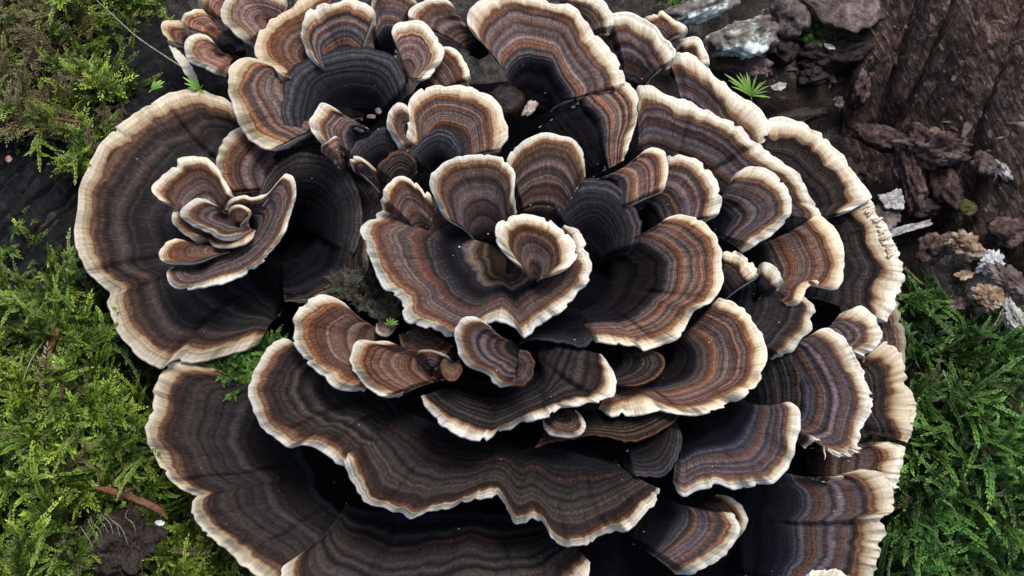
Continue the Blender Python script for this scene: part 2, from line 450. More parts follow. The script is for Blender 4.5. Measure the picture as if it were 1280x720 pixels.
            obj('fringe_tooth', me, MM['white'], root)
    return root
# ------------------------------------------------------------------ ground
def hground(x, y):
    r2 = (x + 10) ** 2 + (y + 5) ** 2
    z = -125 + 135 * np.exp(-r2 / 330 ** 2)
    z = z + 105 * sstep(-400, -640, x) * (1 - .25 * sstep(0, 300, y))
    z = z + 70 * sstep(430, 640, x) * sstep(40, -120, y)
    z = z - 130 * np.exp(-(((x - 450) / 130) ** 2 + ((y - 190) / 140) ** 2))
    z = z + 60 * sstep(180, 420, y) * sstep(250, 420, x) * (1 - sstep(420, 520, x))
    z = z - 70 * np.exp(-(r2 / 430 ** 2) ** 2)
    z = z + 22 * fbm(x / 70, y / 70, 0, 21) + 13 * fbm(x / 22, y / 22, 0, 22, 3)
    return z
ax = np.concatenate([-np.geomspace(900, 9000, 14)[::-1], np.arange(-890, 891, 8), np.geomspace(900, 9000, 14)])
gx, gy = np.meshgrid(ax, ax, indexing='ij')
gz = hground(gx, gy)
k = NT('humus')
c0 = k.coord()
na = k.noise(c0, 60, 5, .65); nb_ = k.noise(c0, 420, 4, .7)
hc = k.ramp(na, [(.3, (.003, .0025, .002)), (.5, (.011, .007, .005)), (.62, (.03, .018, .012)), (.75, (.010, .007, .006))])
hc = k.scale(hc, k.mrange(nb_, .3, .7, .5, 1.5))
k.bump(k.math('ADD', na, k.math('MULTIPLY', nb_, .5)), .8, 8)
HUMUS = k.set(hc, k.mrange(nb_, .4, .6, .75, .4), .35)
g = obj('ground', mesh_from('ground', np.stack([gx, gy, gz], -1).reshape(-1, 3), grid_faces(len(ax), len(ax))[:, ::-1]), HUMUS)
tag(g, 'dark crumbly humus beneath the fungus and moss', kind='structure')

# dark dome added under the caps so the gaps between them read black
rr_ = np.linspace(0, 1, 60); th_ = np.linspace(0, 2 * math.pi, 161)
RR_, TH_ = np.meshgrid(rr_, th_, indexing='ij')
bx_ = RR_ * 500 * np.cos(TH_); by_ = RR_ * 430 * np.sin(TH_) - 5
bz_ = -82 + 175 * np.exp(-(RR_ * 470 / 300) ** 2) + 9 * fbm(bx_ / 40, by_ / 40, 0, 25) * (RR_ < .99) - 120 * sstep(.9, 1, RR_)
bme = mesh_from('rosette_dark_fill', np.stack([bx_, by_, bz_], -1).reshape(-1, 3), grid_faces(60, 161)[:, ::-1], dict(zone=.12 + 0 * bx_, arc=TH_ * 200, dist=RR_ * 300, seed=0 * bx_ + 3))
tag(obj('rosette_dark_fill', bme, ZM['black']), 'dark fill added under the caps so the gaps between them read black', 'dark fill')

def screen_height(px, py):
    z = np.zeros(np.shape(px))
    for _ in range(6):
        q = P(px, py, z); z = hground(q[..., 0], q[..., 1])
    return z

def slab(name, x0, x1, y0, y1, zf, mat, label, cat, step=2.6, skirt=70):
    """irregular piece of wood: relief on top, sides going down into the soil"""
    nx, ny = int((x1 - x0) / step), int((y1 - y0) / step)
    gx, gy = np.meshgrid(np.linspace(x0, x1, nx), np.linspace(y0, y1, ny), indexing='ij')
    z = zf(gx, gy)
    v = np.stack([gx, gy, z], -1)
    v = v.reshape(-1, 3)
    f = grid_faces(nx, ny)
    # skirt
    ring = np.concatenate([np.arange(ny), np.arange(1, nx) * ny + ny - 1, (nx - 1) * ny + np.arange(ny - 2, -1, -1), np.arange(nx - 2, 0, -1) * ny])
    low = v[ring].copy(); low[:, 2] -= skirt
    off = len(v); v = np.vstack([v, low]); m = len(ring)
    i = np.arange(m); j = (i + 1) % m
    f2 = np.stack([ring[i], ring[j], off + j, off + i], 1)
    me = mesh_from(name, v, np.vstack([f[:, ::-1], f2[:, ::-1]]))
    o = obj(name, me, mat)
    tag(o, label, cat)
    return o

def wood_mat(name, cols, ang, sx, sy, rough=(.8, .5), bump=7):
    k = NT(name)
    mp = k.n('ShaderNodeMapping'); k.put(mp.inputs['Vector'], k.coord())
    mp.inputs['Rotation'].default_value = (0, 0, ang); 
    sc = k.n('ShaderNodeVectorMath', operation='MULTIPLY'); k.put(sc.inputs[0], mp.outputs[0]); sc.inputs[1].default_value = (sx, sy, sx)
    na = k.noise(sc.outputs[0], 1, 8, .72)
    nb = k.noise(k.coord(), 500, 6, .75)
    nc = k.noise(k.coord(), 45, 3, .5)
    c = k.ramp(na, cols)
    c = k.scale(c, k.math('MULTIPLY', k.mrange(nb, .32, .68, .3, 1.9), k.mrange(nc, .35, .65, .5, 1.5)))
    k.bump(k.math('ADD', na, k.math('MULTIPLY', nb, .35)), .8, bump)
    k.set(c, k.mrange(nb, .35, .65, rough[0], rough[1]), .35)
    return k.m
CHAR = wood_mat('charred_wood', [(.3, (.002, .002, .003)), (.5, (.007, .0075, .010)), (.62, (.020, .021, .027)), (.72, (.05, .05, .058)), (.82, (.006, .006, .008))], math.radians(-35), 800, 90, (.95, .7), bump=16)
STUMP = wood_mat('red_brown_rotting_wood', [(.30, (.004, .002, .0018)), (.42, (.026, .013, .010)), (.51, (.07, .04, .030)), (.58, (.15, .10, .082)), (.65, (.30, .23, .205)), (.72, (.08, .048, .038))], math.radians(-17), 900, 70, (.75, .4), 12)

a0 = P(0, 250, 10)
def zlog(x, y):
    u = x * .82 - y * .57; s_ = x * .57 + y * .82        # across / along the grain
    z = hground(x, y) * .35 + 3 + 14 * fbm(u / 60, s_ / 260, 0, 31) + 9 * fbm(u / 9, s_ / 90, 0, 32) + 5 * fbm(x / 12, y / 12, 0, 35)
    ck = np.abs(vn(u / 26, s_ / 300, 0, 33)); z = z - 26 * (1 - sstep(0, .10, ck))
    z = z + 2.0 * fbm(x / 6, y / 6, 0, 34)
    return z - 60 * sstep(-470, -380, x)
slab('charred_log', -980, -370, -90, 470, zlog, CHAR, 'blackened cracked wood showing between moss tufts at the left', 'log')

def zstump(x, y):
    u = x * .95 - y * .30; s_ = x * .30 + y * .95          # across / along the grain
    base = -215 + 270 * sstep(560, 830, x + .45 * (y - 150)) + 55 * sstep(230, 400, y)
    rid = 30 * fbm(u / 34, s_ / 420, 0, 41) + 15 * fbm(u / 10, s_ / 200, 0, 42) + 8 * fbm(x / 13, y / 13, 0, 43) + 4.5 * fbm(u / 4, s_ / 14, 0, 44, 3)
    ck = np.abs(vn(u / 40, s_ / 330, 0, 45)); rid = rid - 38 * (1 - sstep(0, .13, ck))
    z = base + rid
    return z - 130 * (1 - sstep(430, 520, x + 6 * vn(y / 20, 0, 0, 46))) - 170 * (1 - sstep(40, 120, y + 22 * vn(x / 25, 0, 0, 47)))
slab('rotting_stump', 400, 1100, 20, 640, zstump, STUMP, 'red-brown fibrous rotting stump wall at the upper right', 'stump')

# ------------------------------------------------------------------ loose bits
def simple_mat(name, cols, scale=200, rough=.7, bump=4, spec=.3, det=5):
    k = NT(name)
    n = k.noise(k.coord(), scale, det, .68); n2 = k.noise(k.coord(), scale * 5.5, 5, .7)
    c = k.scale(k.ramp(n, cols), k.mrange(n2, .32, .68, .4, 1.65))
    k.bump(k.math('ADD', n, k.math('MULTIPLY', n2, .55)), .8, bump * 1.5)
    return k.set(c, rough, spec)
M_LICH = simple_mat('lichened_wood', [(.32, (.035, .025, .022)), (.44, (.14, .115, .10)), (.50, (.24, .25, .23)), (.54, (.62, .68, .65)), (.7, (.74, .80, .77)), (.8, (.16, .14, .12))], 62, det=6)
M_BARK = simple_mat('grey_brown_bark', [(.3, (.03, .02, .018)), (.5, (.10, .075, .068)), (.65, (.2, .165, .155)), (.8, (.07, .05, .045))], 160)
M_CRUMB = simple_mat('purple_brown_crumb', [(.3, (.02, .012, .011)), (.5, (.075, .045, .04)), (.65, (.2, .15, .14)), (.8, (.05, .03, .03))], 220)
M_TANL = simple_mat('tan_curled_crust', [(.3, (.08, .045, .025)), (.48, (.24, .155, .095)), (.6, (.42, .34, .26)), (.75, (.55, .5, .42))], 200)
M_WHITE = simple_mat('white_crust', [(.3, (.35, .36, .38)), (.6, (.72, .74, .78))], 260)
M_CHIP = simple_mat('weathered_chip', [(.3, (.16, .15, .14)), (.6, (.48, .48, .46)), (.8, (.3, .28, .26))], 150)
M_DARKB = simple_mat('dark_wet_bark', [(.3, (.008, .006, .006)), (.55, (.03, .02, .017)), (.75, (.065, .045, .038))], 180, .45)
M_NEEDLE = simple_mat('dead_brown_needle', [(.3, (.06, .022, .012)), (.6, (.16, .065, .03)), (.8, (.24, .13, .07))], 120, .4)
M_FIBRE = simple_mat('matted_fibre', [(.3, (.012, .009, .008)), (.55, (.05, .036, .03)), (.75, (.13, .10, .085))], 300)
M_THREAD = simple_mat('pale_thread', [(.3, (.2, .18, .12)), (.7, (.42, .4, .3))], 300)

import bmesh
def ico_arrays(sub):
    bm = bmesh.new(); bmesh.ops.create_icosphere(bm, subdivisions=sub, radius=1)
    v = np.array([q.co[:] for q in bm.verts]); f = np.array([[q.index for q in t.verts] for t in bm.faces]); bm.free()
    return v, f
ICO = {3: ico_arrays(3), 4: ico_arrays(4), 5: ico_arrays(5)}
def chunk(name, label, cat, px, py, z, size, mat, seed, ang=0.0, rough=.45, sub=4, lump=1.0, group=None):
    """craggy lump; size = (half length, half width, half height), ang = turn in the picture plane"""
    v, f = ICO[sub]
    n = v.copy()
    d = 1 + rough * (fbm(n[:, 0] * 1.6 * lump, n[:, 1] * 1.6 * lump, n[:, 2] * 1.6 * lump, seed, 5)) + .35 * rough * np.abs(fbm(n[:, 0] * 5 * lump, n[:, 1] * 5 * lump, n[:, 2] * 5 * lump, seed + 3, 3))
    d = d - .28 * rough * (1 - np.abs(vn(n[:, 0] * 2.6 * lump, n[:, 1] * 2.6 * lump, n[:, 2] * 2.6 * lump, seed + 7))) ** 3
    v = n * d[:, None] * np.array(size)
    c, s = math.cos(ang), math.sin(ang)
    v = np.stack([v[:, 0] * c - v[:, 1] * s, v[:, 0] * s + v[:, 1] * c, v[:, 2]], 1)
    o = obj(name, None, None)
    bpy.data.objects.remove(o)
    me = mesh_from(name, v, f)
    o = bpy.data.objects.new(name, me); COL.objects.link(o); me.materials.append(mat)
    o.location = Vector(P(px, py, z)) * S
    return tag(o, label, cat, group)
def flake(name, label, cat, poly, z, mat, seed, thick=5, curl=8, tiltx=0, tilty=0, group=None, res=3.0):
    """curved jagged plate following an outline given in the picture, with real thickness"""
    poly = np.array(poly, float); c = poly.mean(0)
    b, _ = spline(np.vstack([poly, poly[:1]]), 90)
    b = b[:-1]
    rel = b - c
    ln = np.linalg.norm(rel, axis=1)
    a = np.arange(len(b)) / len(b)
    rel = rel * (1 + .13 * vn(a * 14, seed, 0, 51) + .10 * vn(a * 37, seed, 0, 52))[:, None]
    rings = np.linspace(0, 1, 9)[1:]
    pts = [np.zeros((1, 2))] + [rel * r for r in rings]
    n = len(b)
    XY = np.vstack(pts)
    rr = np.concatenate([[0], np.repeat(rings, n)])
    sx = np.abs(rel).max() + 1e-6
    Z = z + curl * (XY[:, 0] / sx) ** 2 + tiltx * XY[:, 0] / sx + tilty * XY[:, 1] / sx + 4.5 * fbm(XY[:, 0] / 8, XY[:, 1] / 8, seed, 53) + 3 * vn(XY[:, 0] / 22, XY[:, 1] / 22, seed, 54)
    top = P(XY[:, 0] + c[0], XY[:, 1] + c[1], Z)
    bot = top - np.array([0, 0, 1.0]) * (thick * (1 - .6 * rr ** 3))[:, None]
    m = len(top)
    f = []
    for i in range(n):
        j = (i + 1) % n
        f.append((0, 1 + i, 1 + j, 1 + j))
    tri = [(0, 1 + i, 1 + (i + 1) % n) for i in range(n)]
    quads = []
    for r in range(len(rings) - 1):
        for i in range(n):
            j = (i + 1) % n
            a_ = 1 + r * n
            quads += [(a_ + i, a_ + n + i, a_ + n + j), (a_ + i, a_ + n + j, a_ + j)]
    tri = np.array(tri + quads)
    last = 1 + (len(rings) - 1) * n
    side = []
    for i in range(n):
        j = (i + 1) % n
        side += [(last + i, m + last + i, m + last + j), (last + i, m + last + j, last + j)]
    V = np.vstack([top, bot]); org = V.mean(0)
    F = np.vstack([tri[:, ::-1], tri + m, np.array(side)[:, ::-1]])
    me = mesh_from(name, V - org, F)
    o = bpy.data.objects.new(name, me); COL.objects.link(o); me.materials.append(mat)
    o.location = Vector(org) * S
    return tag(o, label, cat, group)
def strand(name, label, cat, pts, rad, mat, group=None, parent=None, flat=1.0, nseg=40, sides=6):
    """tapered round or flattened strand through (column, row, height) points"""
    c, s = spline(pts, nseg)
    W = P(c[:, 0], c[:, 1], c[:, 2])
    t = np.gradient(W, axis=0); t /= np.linalg.norm(t, axis=1, keepdims=True)
    up = np.array([0, 0, 1.0]); sd = np.cross(t, up); sd /= (np.linalg.norm(sd, axis=1, keepdims=True) + 1e-6)
    nn = np.cross(sd, t)
    tt = np.linspace(0, 1, nseg)
    rr = rad * (np.minimum(1, 6 * (1 - tt) + .15)) * np.minimum(1, 4 * tt + .35)
    V = []
    for q in range(sides):
        a = 2 * math.pi * q / sides
        V.append(W + (sd * math.cos(a) + nn * math.sin(a) * flat) * rr[:, None])
    V = np.stack(V, 1).reshape(-1, 3)
    f = []
    for i in range(nseg - 1):
        for q in range(sides):
            r = (q + 1) % sides
            f.append((i * sides + q, i * sides + r, (i + 1) * sides + r, (i + 1) * sides + q))
    org = W.mean(0)
    me = mesh_from(name, V - org, np.array(f))
    o = bpy.data.objects.new(name, me); COL.objects.link(o); me.materials.append(mat)
    if parent is None: o.location = Vector(org) * S
    else:
        o.parent = parent; o.location = Vector(org) * S - parent.location
    return tag(o, label, cat, group)
# ---- outer ring, lowest tier (right and top right) ----
cap('greyish pale cap edge peeping out at far right behind the frayed caps', [(1112,372),(1121,380),(1130,405),(1133,430),(1130,455),(1122,470)], [(1050,425)], 0, -40, 16, 'rust', 'dim', .3)
cap('frayed tan-edged cap at the far right above the shredded one beside dark moss', [(1086,450),(1092,439),(1106,428),(1121,441),(1130,458),(1137,483),(1139,511),(1138,536),(1134,553)], [(1010,480),(1000,540)], 28, -40, 34, 'dark', 'tan', .3, fray=3, flank=8)
cap('shredded white-fringed cap at the far right with curled torn edge', [(1098,552),(1121,553),(1130,567),(1125,592),(1119,614),(1112,622)], [(1005,560),(1010,600)], 14, -50, 30, 'brown', 'white', .3, fray=5)
cap('cap with long torn white fringe on the right rim below the wood chip', [(1060,236),(1075,244),(1086,252),(1099,272),(1111,297),(1120,319),(1125,334),(1127,353),(1121,369),(1114,387),(1105,400),(1092,402)], [(985,280),(985,370)], 30, -50, 32, 'dark', 'white', .28, flank=6, fray=4.5, teeth=(17,.08,.55,(9,19)))
cap('outer right cap with thick tan and white edge ending at the torn fringe', [(955,165),(963,150),(983,148),(1005,156),(1024,172),(1042,187),(1058,206),(1072,222),(1083,240),(1085,249),(1067,260),(1048,270)], [(930,245),(975,300)], 48, -30, 30, 'dark', 'white', .25, flank=8)
cap('outer cap with tan edge just below the green fir sprig', [(836,75),(844,69),(862,69),(878,80),(902,100),(921,119),(942,131),(957,144),(963,156),(955,178)], [(850,170),(900,215)], 58, -10, 27, 'rust', 'white', .2, flank=8)
cap('small pale cap at the top right beside the white lichened wood', [(846,58),(853,50),(872,47),(880,59),(886,81),(884,95)], [(850,85)], 45, 10, 14, 'brown', 'white', .2)
cap('small cream cap behind the outer rim at the top right', [(800,28),(806,20),(828,14),(850,25),(858,34),(853,50)], [(820,60)], 55, 15, 13, 'brown', 'white', .2)
cap('round-shouldered cap with purple-brown bands on the upper right rim', [(752,34),(766,19),(781,17),(800,23),(819,36),(827,47),(838,53),(844,66),(838,84)], [(775,105),(805,115)], 72, 15, 22, 'rust', 'cream', .15)
cap('narrow cream cap on the top edge right of the widest top fan', [(690,-14),(715,-12),(745,-4),(764,12),(769,26),(762,44)], [(705,30),(735,50)], 88, 40, 20, 'pink', 'cream', .2)
# ---- right hand middle ring ----
cap('long curved cap sweeping down the upper right with broad white edge', [(796,140),(798,109),(825,116),(853,125),(881,137),(900,148),(924,162),(942,178),(958,191),(974,203),(990,215),(1003,231),(1013,247),(1021,262),(1024,276)], [(790,205),(850,225),(905,275)], 96, 30, 24, 'rust', 'white', .3, flank=8, crease=(.3, .62))
cap('cap right of centre-right with folded-back white lower edge over black shade', [(1010,276),(1024,269),(1041,280),(1050,296),(1055,314),(1056,336),(1050,356),(1038,361),(1022,350),(1006,362),(996,378),(985,384)], [(925,310),(935,345),(955,365)], 98, 25, 21, 'rust', 'white', .38, lip=12, flank=10)
cap('widest fan at the top centre with bluish ring around its black middle', [(617,64),(612,60),(597,47),(585,30),(587,15),(604,2),(628,-6),(662,-7),(695,1),(719,13),(737,34),(753,53),(768,72),(777,88),(780,101),(770,122)], [(640,128),(690,140)], 122, 55, 23, 'rust', 'cream', .5, dome=10)
cap('short lobe wedged between the top fan and the long curved cap, black velvet below', [(768,96),(781,103),(792,108),(798,117),(798,134),(780,200)], [(672,160),(735,225)], 108, 62, 17, 'rust', 'cream', .62, dome=14, flank=10)
# ---- left ring ----
cap('largest cap at the far left with thick tan edge and rolled lower lip', [(300,142),(284,126),(266,119),(250,113),(237,111),(219,115),(194,127),(162,147),(128,182),(108,218),(98,252),(95,285),(99,311),(107,336),(121,352),(138,365),(135,378),(139,393),(150,415),(169,440),(187,455),(200,460),(216,450),(244,451),(275,445),(300,437),(322,429),(328,422)], [(318,200),(338,250),(330,300),(345,345),(355,375),(350,395)], 78, 8, 29, 'dark', 'tan', .28, wv=7, crease=(.17, .56, .8), flank=8, jit=2.4, tone=.42)

cap('big lower left cap with notched cream edge against bright moss', [(276,464),(262,456),(235,452),(214,456),(203,470),(193,495),(188,520),(187,545),(194,570),(206,592),(225,609),(245,619),(239,628),(243,646),(256,664),(278,682),(300,698),(319,714),(336,737),(372,758)], [(390,500),(430,560),(440,610),(470,650)], 56, -32, 29, 'dark', 'tan', .22, wv=10, crease=(.5, .82), flank=6, sdx=31, tone=.4)

cap('dark cap along the bottom edge with an orange-cream corner and white right tip', [(382,690),(362,702),(352,712),(356,730),(380,756),(430,776),(500,784),(560,776),(590,764),(630,766),(680,764),(712,744),(734,722),(738,703)], [(440,610),(520,595),(600,600),(690,622)], 70, -18, 26, 'dark', 'cream', .22, flank=8, wv=14, crease=(.3, .55, .75), sdx=31, tone=.5)

cap('black arched hollow cap behind the small left rosette', [(290,246),(276,232),(270,202),(281,175),(300,160),(340,158),(400,163),(450,185),(482,212),(497,240),(491,262),(482,277),(464,290),(457,315),(455,338),(440,352),(411,366),(380,380),(356,377)], [(342,285),(362,262),(392,268),(398,300),(375,330),(352,345)], 108, 28, 7, 'dark', 'cream', .66, p=1.3, dome=16)
# ---- lower right ----
cap('lowest right cap with two scalloped tan and white lobes near the bottom corner', [(1040,606),(1054,596),(1067,591),(1080,586),(1099,592),(1110,611),(1114,629),(1110,640),(1096,650),(1104,659),(1105,673),(1100,692),(1092,711),(1082,728),(1062,752),(1030,768)], [(945,585),(925,640),(930,720)], 56, -25, 27, 'rust', 'tan', .42, fray=2, flank=10, wv=9, crease=(.5,))

cap('ragged cream cap cut by the bottom edge at the lower right', [(1000,736),(1012,718),(1036,712),(1058,720),(1070,734),(1066,752)], [(1000,780)], 70, 20, 20, 'brown', 'white', .2, fray=3)
cap('fan cap at the right with torn white fringe on its lower corner', [(1008,428),(1020,414),(1036,412),(1055,427),(1071,449),(1080,471),(1085,496),(1081,524),(1073,548),(1068,562),(1049,570),(1032,560),(1022,549),(1006,561)], [(935,440),(945,500),(955,530)], 84, 0, 24, 'rust', 'white', .42, fray=2, teeth=(9,.72,.92,(10,18)))
cap('small grey-banded cap with white tip just above the right torn fan', [(1050,392),(1064,386),(1076,384),(1088,397),(1096,410),(1097,424),(1087,438),(1072,446),(1062,442)], [(1015,428)], 74, 35, 21, 'rust', 'white', .15, fray=2)
cap('white rim of a small cap hidden behind the bottom right-hand cap', [(896,618),(912,622),(927,635),(934,651),(930,664),(918,676)], [(865,640)], 66, 20, 10, 'brown', 'white', .2)
cap('cap near the bottom right of centre with smooth cream crescent edge', [(890,646),(902,641),(916,642),(922,654),(919,670),(906,689),(888,704),(866,714),(845,718)], [(800,610),(790,680)], 88, 5, 19, 'rust', 'cream', .5)
# ---- small caps at right of centre ----
cap('brown cap with pale grey edge under the folded-back white rim', [(985,364),(1003,371),(1014,382),(1016,392),(1009,411),(996,424),(985,440),(965,450)], [(925,350),(900,420)], 92, 62, 13, 'dark', 'white', .1)
cap('tiny round pale cap between the two small caps right of centre', [(944,342),(948,334),(957,330),(970,337),(978,352),(974,363)], [(945,372)], 112, 80, 17, 'dark', 'cream', .0)
cap('small purple-brown cap with cream hood touching the right central fan', [(893,318),(901,311),(915,308),(930,316),(941,332),(946,346),(937,354)], [(893,385)], 124, 82, 21, 'dark', 'cream', .0, flank=45)
cap('smooth comma-shaped cap with wide white edge at upper right of centre', [(915,222),(923,213),(933,209),(950,210),(972,221),(986,238),(992,255),(985,274),(969,289),(950,303),(929,316)], [(885,262),(895,298)], 136, 70, 20, 'rust', 'white', .28)
# ---- lower tiers in front ----
cap('lower right-hand cap with thick white right edge and rust band', [(841,603),(852,620),(866,615),(888,609),(912,606),(944,606),(966,603),(981,589),(989,570),(994,548),(998,529),(996,513),(988,503),(977,505)], [(838,560),(870,530),(930,500)], 122, 62, 17, 'rust', 'white', .42, p=1.2, wv=12)
cap('long wavy cap across the lower centre with bright scalloped cream edge', [(434,553),(430,560),(431,576),(444,601),(459,623),(481,636),(500,640),(512,648),(531,642),(566,632),(591,623),(612,617),(628,623),(636,639),(641,651),(651,655),(666,648),(681,657),(692,672),(709,681),(731,682),(748,671),(765,666),(780,663),(800,648),(817,622),(825,611)], [(505,500),(560,512),(620,545),(700,540),(770,575)], 126, 62, 14, 'dark', 'cream', .12, wv=15, flank=10, p=1.2, tone=.6, crease=(.2, .44, .62, .82))
cap('lower left middle cap with even cream crescent edge and grey bands', [(372,436),(367,428),(356,424),(337,435),(322,457),(314,485),(316,507),(328,532),(347,546),(363,558),(381,555),(406,563),(424,577),(445,585)], [(455,455),(500,490),(510,515)], 128, 62, 16, 'dark', 'cream', .2, wv=11, crease=(.62, .85), flank=6)
cap('plain black lobe without pale edge in front of the lower right-hand cap', [(780,584),(798,597),(818,600),(838,594),(850,573),(854,548),(848,530)], [(772,548),(795,520),(818,508)], 104, 78, 0, 'skirt', 'none', .5, lip=14, flank=45)
# ---- right central tier ----
cap('cap at the upper right of centre with cream edge behind the flipped tip', [(828,205),(834,197),(847,194),(869,199),(887,214),(899,233),(901,249),(894,267),(882,278)], [(800,262),(822,300)], 142, 84, 18, 'rust', 'cream', .3)
cap('flipped-up lilac and cream tip above the black middle right of centre', [(796,208),(802,194),(808,186),(820,183),(832,190),(836,211),(831,236),(822,242)], [(728,232),(738,285)], 164, 100, 15, 'rust', 'white', .5, dome=10)
cap('oval cap right of centre with broad glowing white right edge', [(890,382),(897,374),(912,377),(931,388),(947,407),(956,429),(958,451),(950,476),(931,494),(903,510),(872,518),(837,513),(816,510),(794,516),(766,516),(748,511)], [(838,425),(842,452),(812,474),(765,480)], 140, 82, 18, 'rust', 'white', .3, p=1.3, crease=(.72,), wv=11)
cap('dark brown fold lying inside the oval cap right of centre', [(800,436),(822,440),(831,451),(829,461),(816,474),(790,482),(768,484)], [(765,435),(755,470)], 138, 105, 0, 'dark', 'none', .3, lip=12, flank=10)
cap('large right central fan with rust, lilac and blue-black bands', [(822,292),(827,281),(835,272),(856,269),(875,277),(893,295),(901,310),(900,325),(902,343),(893,366),(881,380),(868,388),(859,405),(844,418),(825,427),(803,435),(794,430),(769,429),(745,427),(735,420)], [(745,300),(768,340),(755,380),(722,398)], 160, 92, 17, 'rust', 'cream', .46, p=1.4, crease=(.5, .75), wv=11)
# ---- top centre ----
cap('cap at the top edge with brown bands left of the white-rimmed trio', [(462,30),(470,-8),(490,-14),(512,-8),(524,8)], [(468,70),(495,75)], 128, 75, 8, 'rust', 'cream', .4)
cap('brown cap with cream upper edge at the top left of the widest fan', [(519,36),(512,24),(513,10),(528,0),(550,-2),(565,5),(571,18)], [(585,68),(605,52)], 132, 85, 13, 'brown', 'cream', .25)
cap('pale cap tucked under the round white-rimmed cap near the top', [(545,50),(556,54),(569,59),(581,75),(588,94),(587,110)], [(520,108),(545,125)], 142, 110, 15, 'brown', 'white', .0)
cap('round white-rimmed cap with mauve middle near the top centre', [(500,62),(491,46),(494,33),(512,27),(531,31),(546,44),(552,59),(548,77),(532,97),(514,103)], [(505,86),(512,98)], 160, 132, 15, 'pink', 'white', .0)
# ---- top left cluster ----
cap('cap at the top left corner of the rosette running out of the picture', [(250,14),(249,0),(254,-16),(272,-24),(300,-20)], [(288,36)], 96, 55, 18, 'pink', 'tan', .0)
cap('leftmost tiny cream cap at the top left of the rosette', [(220,62),(210,50),(205,37),(209,28),(222,25),(232,30)], [(246,62)], 70, 40, 16, 'brown', 'tan', .0)
cap('small white-lobed cap at the top left over the tiniest one', [(236,44),(229,35),(226,22),(240,12),(252,10),(262,20)], [(280,50)], 98, 62, 15, 'pink', 'cream', .0)
cap('curled cream cap at the upper left with lip turned like a spoon', [(268,66),(265,50),(250,41),(236,47),(231,60),(238,73),(259,86),(282,97)], [(288,72)], 116, 80, 12, 'pink', 'cream', .0)
cap('smooth dark grey-brown lump of an old cap among the top left caps', [(272,62),(270,48),(279,38),(292,37),(304,48),(310,62),(304,74)], [(288,66)], 100, 82, 0, 'black', 'none', .0, lip=4)
cap('pinkish wrinkled cap with cream edge at the top left edge', [(318,62),(304,48),(290,36),(281,24),(280,8),(292,-6),(318,-12),(345,-6),(358,4),(356,16)], [(338,30),(346,34)], 118, 84, 14, 'pink', 'tan', .0)
cap('arched cap with broad tan edge behind the upper left tongue-shaped fan', [(364,101),(344,91),(326,73),(320,53),(328,34),(344,19),(366,6),(388,-4),(415,-12)], [(400,88),(425,70)], 138, 88, 20, 'brown', 'tan', .2)
cap('fan at the top left of centre with cream edge and wide black skirt', [(404,84),(390,75),(381,63),(377,45),(380,25),(394,11),(416,2),(441,-3),(459,2),(468,15),(470,30)], [(418,104),(452,104)], 160, 96, 17, 'rust', 'cream', .42)
cap('hook-shaped cap with thick rounded tan edge at the upper left', [(344,108),(347,97),(341,84),(325,75),(306,72),(291,81),(285,100),(291,125),(300,150),(312,172),(336,183),(360,186)], [(400,105),(440,120),(455,150)], 156, 98, 20, 'rust', 'tan', .5)
cap('blunt cream-tipped cap pointing left above the black hollow', [(428,142),(414,132),(401,127),(394,134),(387,146),(391,160),(402,178),(410,188)], [(478,170),(470,210)], 168, 112, 17, 'rust', 'white', .58, dome=14)
cap('tiny pinkish pointed cap below the blunt cream tip', [(402,190),(402,182),(410,176),(421,170),(428,180)], [(428,210)], 168, 130, 4, 'pink', 'cream', .0, jit=.8)
cap('small pale pointed tip just right of the black arched hollow', [(442,214),(438,203),(440,197),(448,196),(460,203),(470,212)], [(478,240)], 172, 130, 10, 'brown', 'white', .2, jit=.8)
cap('small dark brown ribbed lump below the tip beside the centre fans', [(470,225),(474,206),(490,192),(506,190),(519,199),(522,215)], [(505,240)], 170, 140, 0, 'dark', 'none', .3)
cap('black velvet skirt with bluish edge below the top left fan and the hook-shaped cap', [(368,186),(356,160),(352,125),(362,92),(385,74),(425,63),(462,60),(488,70),(503,92),(509,120)], [(420,160),(455,146),(475,150)], 146, 92, 0, 'skirt', 'none', .5, lip=16, wv=4)
cap('brown lobe with tan left edge under the hook-shaped cap', [(292,250),(276,230),(270,205),(278,180),(296,162),(325,158)], [(365,245),(385,205)], 122, 70, 15, 'brown', 'tan', .2)
cap('black velvet arch with bluish edge behind the small left rosette', [(320,262),(328,230),(346,207),(374,193),(405,194),(428,207),(446,232),(453,262),(447,300),(436,330)], [(352,292),(372,276),(398,296)], 112, 22, 0, 'skirt', 'none', .5, lip=22, wv=3)
cap('black velvet dome right of the blunt cream tip', [(434,208),(440,185),(458,168),(480,160),(499,166),(507,188)], [(470,222),(490,222)], 160, 120, 0, 'skirt', 'none', .5, lip=14, wv=3)
cap('black velvet dome at the foot of the upper central fan', [(508,210),(516,182),(540,166),(562,168),(577,184),(582,206)], [(535,222),(560,222)], 166, 126, 0, 'skirt', 'none', .5, lip=14, wv=3)
cap('black velvet dome with bluish ridge right of the central cup', [(688,272),(700,242),(728,223),(758,226),(786,250),(800,282),(794,318)], [(715,318),(750,330)], 142, 90, 0, 'skirt', 'none', .5, lip=16, wv=4)
cap('dark banded inner lobe below the oval cap right of centre', [(668,560),(700,548),(742,546),(790,552),(832,536),(850,520)], [(690,512),(760,516),(830,490)], 118, 96, 0, 'dark', 'none', .2, lip=12, flank=10)
cap('dark brown band of a hidden cap inside the right torn fan', [(955,392),(978,424),(996,452),(1003,484),(1002,520),(990,548)], [(905,420),(925,500),(925,540)], 66, 12, 0, 'dark', 'none', .4, lip=10, flank=10)
